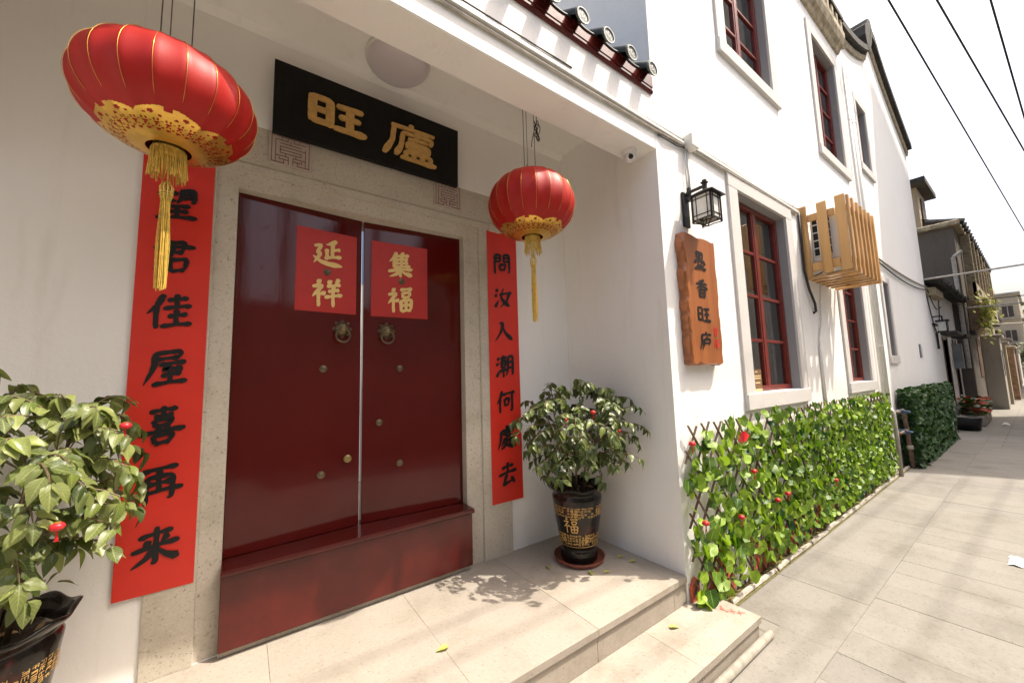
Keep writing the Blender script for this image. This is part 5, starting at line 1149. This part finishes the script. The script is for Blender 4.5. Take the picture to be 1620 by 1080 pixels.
MB().hexa([(21.7, -.40, 6.95), (24.2, -.95, 6.95), (24.2, .2, 7.9), (21.7, .75, 7.6), (21.7, -.40, 7.02), (24.2, -.95, 7.02), (24.2, .2, 7.97), (21.7, .75, 7.67)]).build('sheet', 'weathered_tile', aw)
MB().tube([(21.9, -.3, 5.87), (21.9, -.3, 7.0)], .04, 6).tube([(21.9, .6, 5.87), (21.9, .6, 7.6)], .04, 6).tube([(24, -.75, 5.87), (24, -.75, 7.0)], .04, 6).tube([(24, .2, 5.87), (24, .2, 7.8)], .04, 6).build('posts', 'grey_metal', aw)

# alley row: houses and their projecting yard walls
rows = [(30.1, 34.5, -.72, 4.4, 'old_plaster', 'weathered plaster house with sagging eave in the alley row'), (34.6, 40.0, -.60, 5.2, 'cream_plaster', 'tall cream house in the middle of the alley row'),
        (40.1, 47.0, -.42, 4.2, 'old_plaster', 'grey plaster house far along the alley row'), (47.1, 56.0, -.22, 5.0, 'cream_plaster', 'far cream house near the end of the alley row'), (56.1, 66.0, 0.0, 4.2, 'old_plaster', 'last house of the alley row before the apartment block')]
for k, (a, b_, y, h, mt, lab) in enumerate(rows):
    t_ = thing('alley_house', lab, 'house', ((a+b_)/2, y, G), 'houses of the alley row')
    ds = a+(b_-a)*.25; de = ds+.95
    holed_wall(a, b_, G-.05, h, [(ds, de, G-.04, 1.9), (a+(b_-a)*.62, a+(b_-a)*.62+.8, 1.0, 2.0)], y, .25, mt, 'street_wall', t_)
    MB().box(a, a+.25, y+.2501, y+6, G, h).box(b_-.25, b_, y+.2501, y+6, G, h).build('side_walls', mt, t_)
    MB().box(ds, de, y+.12, y+.17, G, 1.9).build('door', 'old_wood', t_); MB().box(a+(b_-a)*.62, a+(b_-a)*.62+.8, y+.1, y+.14, 1.0, 2.0).build('window', 'shutter_dark', t_)
    MB().box(a-.05, b_+.05, y-.45, y+.2, h+.001, h+.10).build('eave', 'weathered_tile', t_); MB().add([(a, y-.45, h+.102), (b_, y-.45, h+.102), (b_, y+3, h+1.2), (a, y+3, h+1.2)], [(0, 1, 2, 3)]).build('roof', 'weathered_tile', t_)
    for x in range(int((b_-a)/.5)): MB().tube([(a+.25+.5*x, y-.5, h+.14), (a+.25+.5*x, y+1.5, h+.75)], .09, 6).build('roof_tile', 'weathered_tile', t_)
for k, (x, l, y0, y1, h, mt, lab) in enumerate(((22.0, 1.1, -1.60, -1.181, 2.25, 'old_plaster', 'pale plaster pillar wall nearest in the alley'), (25.0, .5, -1.62, -1.181, 2.1, 'cream_plaster', 'thin cream yard wall with a brown side in the alley'), (28.2, 1.6, -1.72, -1.181, 2.0, 'brick_old', 'brown stone yard wall with flat cap in the alley'),
        (31.5, 2.6, -1.55, -.73, 2.5, 'old_plaster', 'whitish yard wall beyond the brown stone wall'), (37.5, 2.2, -1.42, -.61, 2.4, 'cream_plaster', 'cream yard wall in the middle distance of the alley'), (44.0, 3.0, -1.45, -.43, 2.6, 'old_plaster', 'grey yard wall far along the alley'), (52, 3.5, -1.38, -.23, 2.3, 'old_plaster', 'last pale yard wall of the alley'))):
    t_ = thing('yard_wall', lab, 'wall', (x, (y0+y1)/2, G), 'yard walls projecting into the alley')
    MB().box(x, x+l, y0, y1-.001, G-.05, h).build('wall', mt, t_); MB().box(x-.07, x+l+.07, y0-.08, y1-.001, h+.001, h+.12).build('cap', 'concrete_flat' if k != 2 else 'cornice_stone', t_, bevel=.02)
    if k in (0, 3, 4): MB().box(x+l*.3, x+l*.3+.5, y0-.02, y0-.001, .9, 1.8).build('meter_box', 'grey_metal', t_)
ap = thing('apartment_building', 'beige apartment block with strip windows and balconies at the end of the alley', 'building', (80, 3, G))
MB().box(74, 90, -1.55, 9.0, G-.1, 9.6).build('walls', 'cream_plaster', ap)
MB().box(73.8, 90.2, -1.75, 9.2, 9.601, 9.85).build('roof_edge', 'concrete_flat', ap); MB().box(76, 80, .2, 2.2, 9.851, 10.7).build('roof_hut', 'brick_old', ap)
for s in range(3):
    z = 1.2+2.9*s
    for y0, y1 in ((-1.1, -.3), (.1, 1.7), (2.2, 3.6), (4.2, 5.8)):
        w_ = MB().box(73.9, 73.999, y0, y1, z, z+1.25).build('window', 'shutter_dark', ap); MB().box(73.86, 73.899, (y0+y1)/2-.04, (y0+y1)/2+.04, z, z+1.25).build('mullion', 'concrete_flat', w_)
    MB().box(73.7, 73.999, -1.55, 6.5, z-.35, z-.12).build('ledge', 'concrete_flat', ap)
    MB().box(75.5, 84, -2.6, -1.551, z-.4, z-.2).box(75.5, 84, -2.6, -2.5, z-.2, z+.6).build('balcony', 'concrete_flat', ap)
mb = MB(); [add_leaf(mb, IV[0], leaf_matrix((76.2+rs.uniform(-.8, 1.6), -2.35+rs.gauss(0, .25), rs.choice((4.6, 7.4))+rs.gauss(0, .5)), (rs.uniform(-1, 1), rs.uniform(-1, 1), rs.uniform(-.8, .5)), (-1, -.4, .4), rs.uniform(.25, .5))) for _ in range(300)]
bp_ = thing('balcony_plants', 'green plants spilling over the balconies of the apartment block', 'plant', (76.2, -2.3, 4)); struct(mb.build('foliage', 'far_leaf', bp_), 'stuff')
tr = thing('alley_tree', 'small dark green tree at the far end of the alley', 'tree', (70.5, -2.1, G)); MB().tube([(70.5, -2.1, G), (70.5, -2.1, 1.2), (70.6, -2.0, 2.6)], [.12, .1, .05], 7).build('trunk', 'stem', tr)
mb = MB(); [add_leaf(mb, IV[0], leaf_matrix((70.5+rs.gauss(0, .7), -2.0+rs.gauss(0, .55), 2.3+rs.gauss(0, .7)), (rs.uniform(-1, 1), rs.uniform(-1, 1), rs.uniform(-.8, .5)), (-1, -.4, .8), rs.uniform(.2, .4))) for _ in range(420)]
struct(mb.build('crown', 'far_leaf', tr), 'stuff')

# ================================================================== ACROSS THE STREET (outside the picture: shades the street, mirrors in glass and lacquer)
def block(name, label, K, L, D, h, mat, fd=(1, -.118), sd_=(.505, -1)):
    K = Vector((*K, 0)); f = Vector((*fd, 0)); s = Vector((*sd_, 0)); t_ = thing(name, label, 'building', (K.x, K.y, G))
    c = [K, K+f*L, K+f*L+s*D, K+s*D]; MB().prism([(p.x, p.y, G-.05) for p in c][::-1], [(p.x, p.y, h) for p in c][::-1]).build('walls', mat, t_)
    n_ = Vector((-f.y, f.x, 0)).normalized()
    for k in range(int(L/2.2)):
        for z in [1.1+3.0*i for i in range(int((h-1.5)/3))]:
            a = K+f*(.7+2.2*k); b_ = a+f*1.1; MB().hexa([tuple(a+n_*.002+Vector((0, 0, z))), tuple(b_+n_*.002+Vector((0, 0, z))), tuple(b_+n_*.03+Vector((0, 0, z))), tuple(a+n_*.03+Vector((0, 0, z))), tuple(a+n_*.002+Vector((0, 0, z+1.4))), tuple(b_+n_*.002+Vector((0, 0, z+1.4))), tuple(b_+n_*.03+Vector((0, 0, z+1.4))), tuple(a+n_*.03+Vector((0, 0, z+1.4)))]).build('window', 'shutter_dark', t_)
    return t_
block('tower_block', 'tall plain apartment block across the street casting the broad street shadow', (13.62, -3.86), 9.6, 8, 15.5, 'shade_wall')
block('tower_block', 'second apartment block further along the opposite side of the street', (35.5, -4.6), 15, 8, 14.5, 'shade_wall', (1, 0), (0, -1))
def opposite(x0, x1, h, mat, label):
    op = thing('opposite_house', label, 'house', ((x0+x1)/2, -7, G), 'houses across the street from the porch'); yo = -6.5
    MB().box(x0, x1, -11.6, yo, G-.05, h).build('walls', mat, op)
    MB().add([(x0-.1, yo+.35, h-.05), (x1+.1, yo+.35, h-.05), (x1+.1, -9.0, h+1.0), (x0-.1, -9.0, h+1.0), (x0-.1, -12, h-.05), (x1+.1, -12, h-.05)], [(0, 1, 2, 3), (3, 2, 5, 4)]).build('roof', 'weathered_tile', op)
    for k in range(int((x1-x0)/1.9)):
        x = x0+.5+1.9*k
        for z in [.9+2.6*i for i in range(max(1, int((h-.6)/2.6)))]:
            w_ = MB().box(x, x+1.0, yo-.03, yo+.001, z, z+1.4).build('window', 'shutter_dark', op); MB().box(x+.47, x+.53, yo-.02, yo+.02, z, z+1.4).box(x-.08, x+1.08, yo-.02, yo+.03, z-.08, z-.01).box(x, x+1, yo-.02, yo+.02, z+.68, z+.72).build('mullion', 'pvc_white', w_)
opposite(-9, .86, 5.4, 'cream_plaster', 'two storey beige house across the street left of the gap')
opposite(3.6, 10.6, 5.6, 'old_plaster', 'two storey plaster house across the street right of the gap')
yw = thing('garden_wall', 'low garden wall between the two houses across the street', 'wall', (2.2, -6.6, G)); MB().box(.861, 3.599, -6.75, -6.55, G-.05, 2.9).build('wall', 'old_plaster', yw); MB().box(.861, 3.599, -6.8, -6.5, 2.901, 3.0).build('cap', 'concrete_flat', yw)
MB().box(1.55, 1.72, -6.9, -6.76, G, 6.2).build('gate_post', 'concrete_flat', yw)

# ================================================================== OVERHEAD WIRES
def wire(a, b_, drop, r, mat, label, n=30):
    tag(MB().tube(sag(a, b_, drop, n), r, 6).build('overhead_wire', mat, None, smooth=True), label, 'wire', 'overhead wires')
wire((3.0, -.795, 9.37), (66, -4.6, 6.38), 0, .018, 'cable_black', 'left one of the three dark wires crossing the upper right sky')
wire((3.0, -.93, 10.06), (37.4, -4.6, 5.86), 0, .018, 'cable_black', 'middle one of the three dark wires crossing the upper right sky')
wire((4.0, -2.02, 10.93), (36.0, -3.856, 3.8), 0, .018, 'cable_black', 'right one of the three dark wires crossing the upper right sky')
wire((13.05, -.98, 3.33), (15.0, -7.0, 3.75), .05, .022, 'pvc_dirty', 'pale cable crossing the street from the gabled house')
wire((18.1, -1.2, 3.25), (19.5, -5.0, 3.45), .04, .014, 'cable_black', 'upper thin cable crossing above the alley')
wire((18.1, -1.2, 3.05), (19.5, -5.0, 3.22), .04, .022, 'pvc_dirty', 'lower pale cable crossing above the alley')
wire((30.2, -.9, 3.3), (31, -6.0, 3.25), .04, .03, 'pvc_dirty', 'pale cable crossing far along the alley')
for k, (y, lab) in enumerate(((-3.55, 'telephone cable high over the street nearest the porch'), (-3.80, 'telephone cable high over the street beside the nearest one'), (-4.22, 'third telephone cable high over the middle of the street'), (-4.60, 'fourth telephone cable high over the street'), (-4.95, 'outermost telephone cable high over the street'))):
    wire((-14, y+.6, 9.0), (14.4, y-.3, 9.0), .08, .010, 'cable_black', lab)
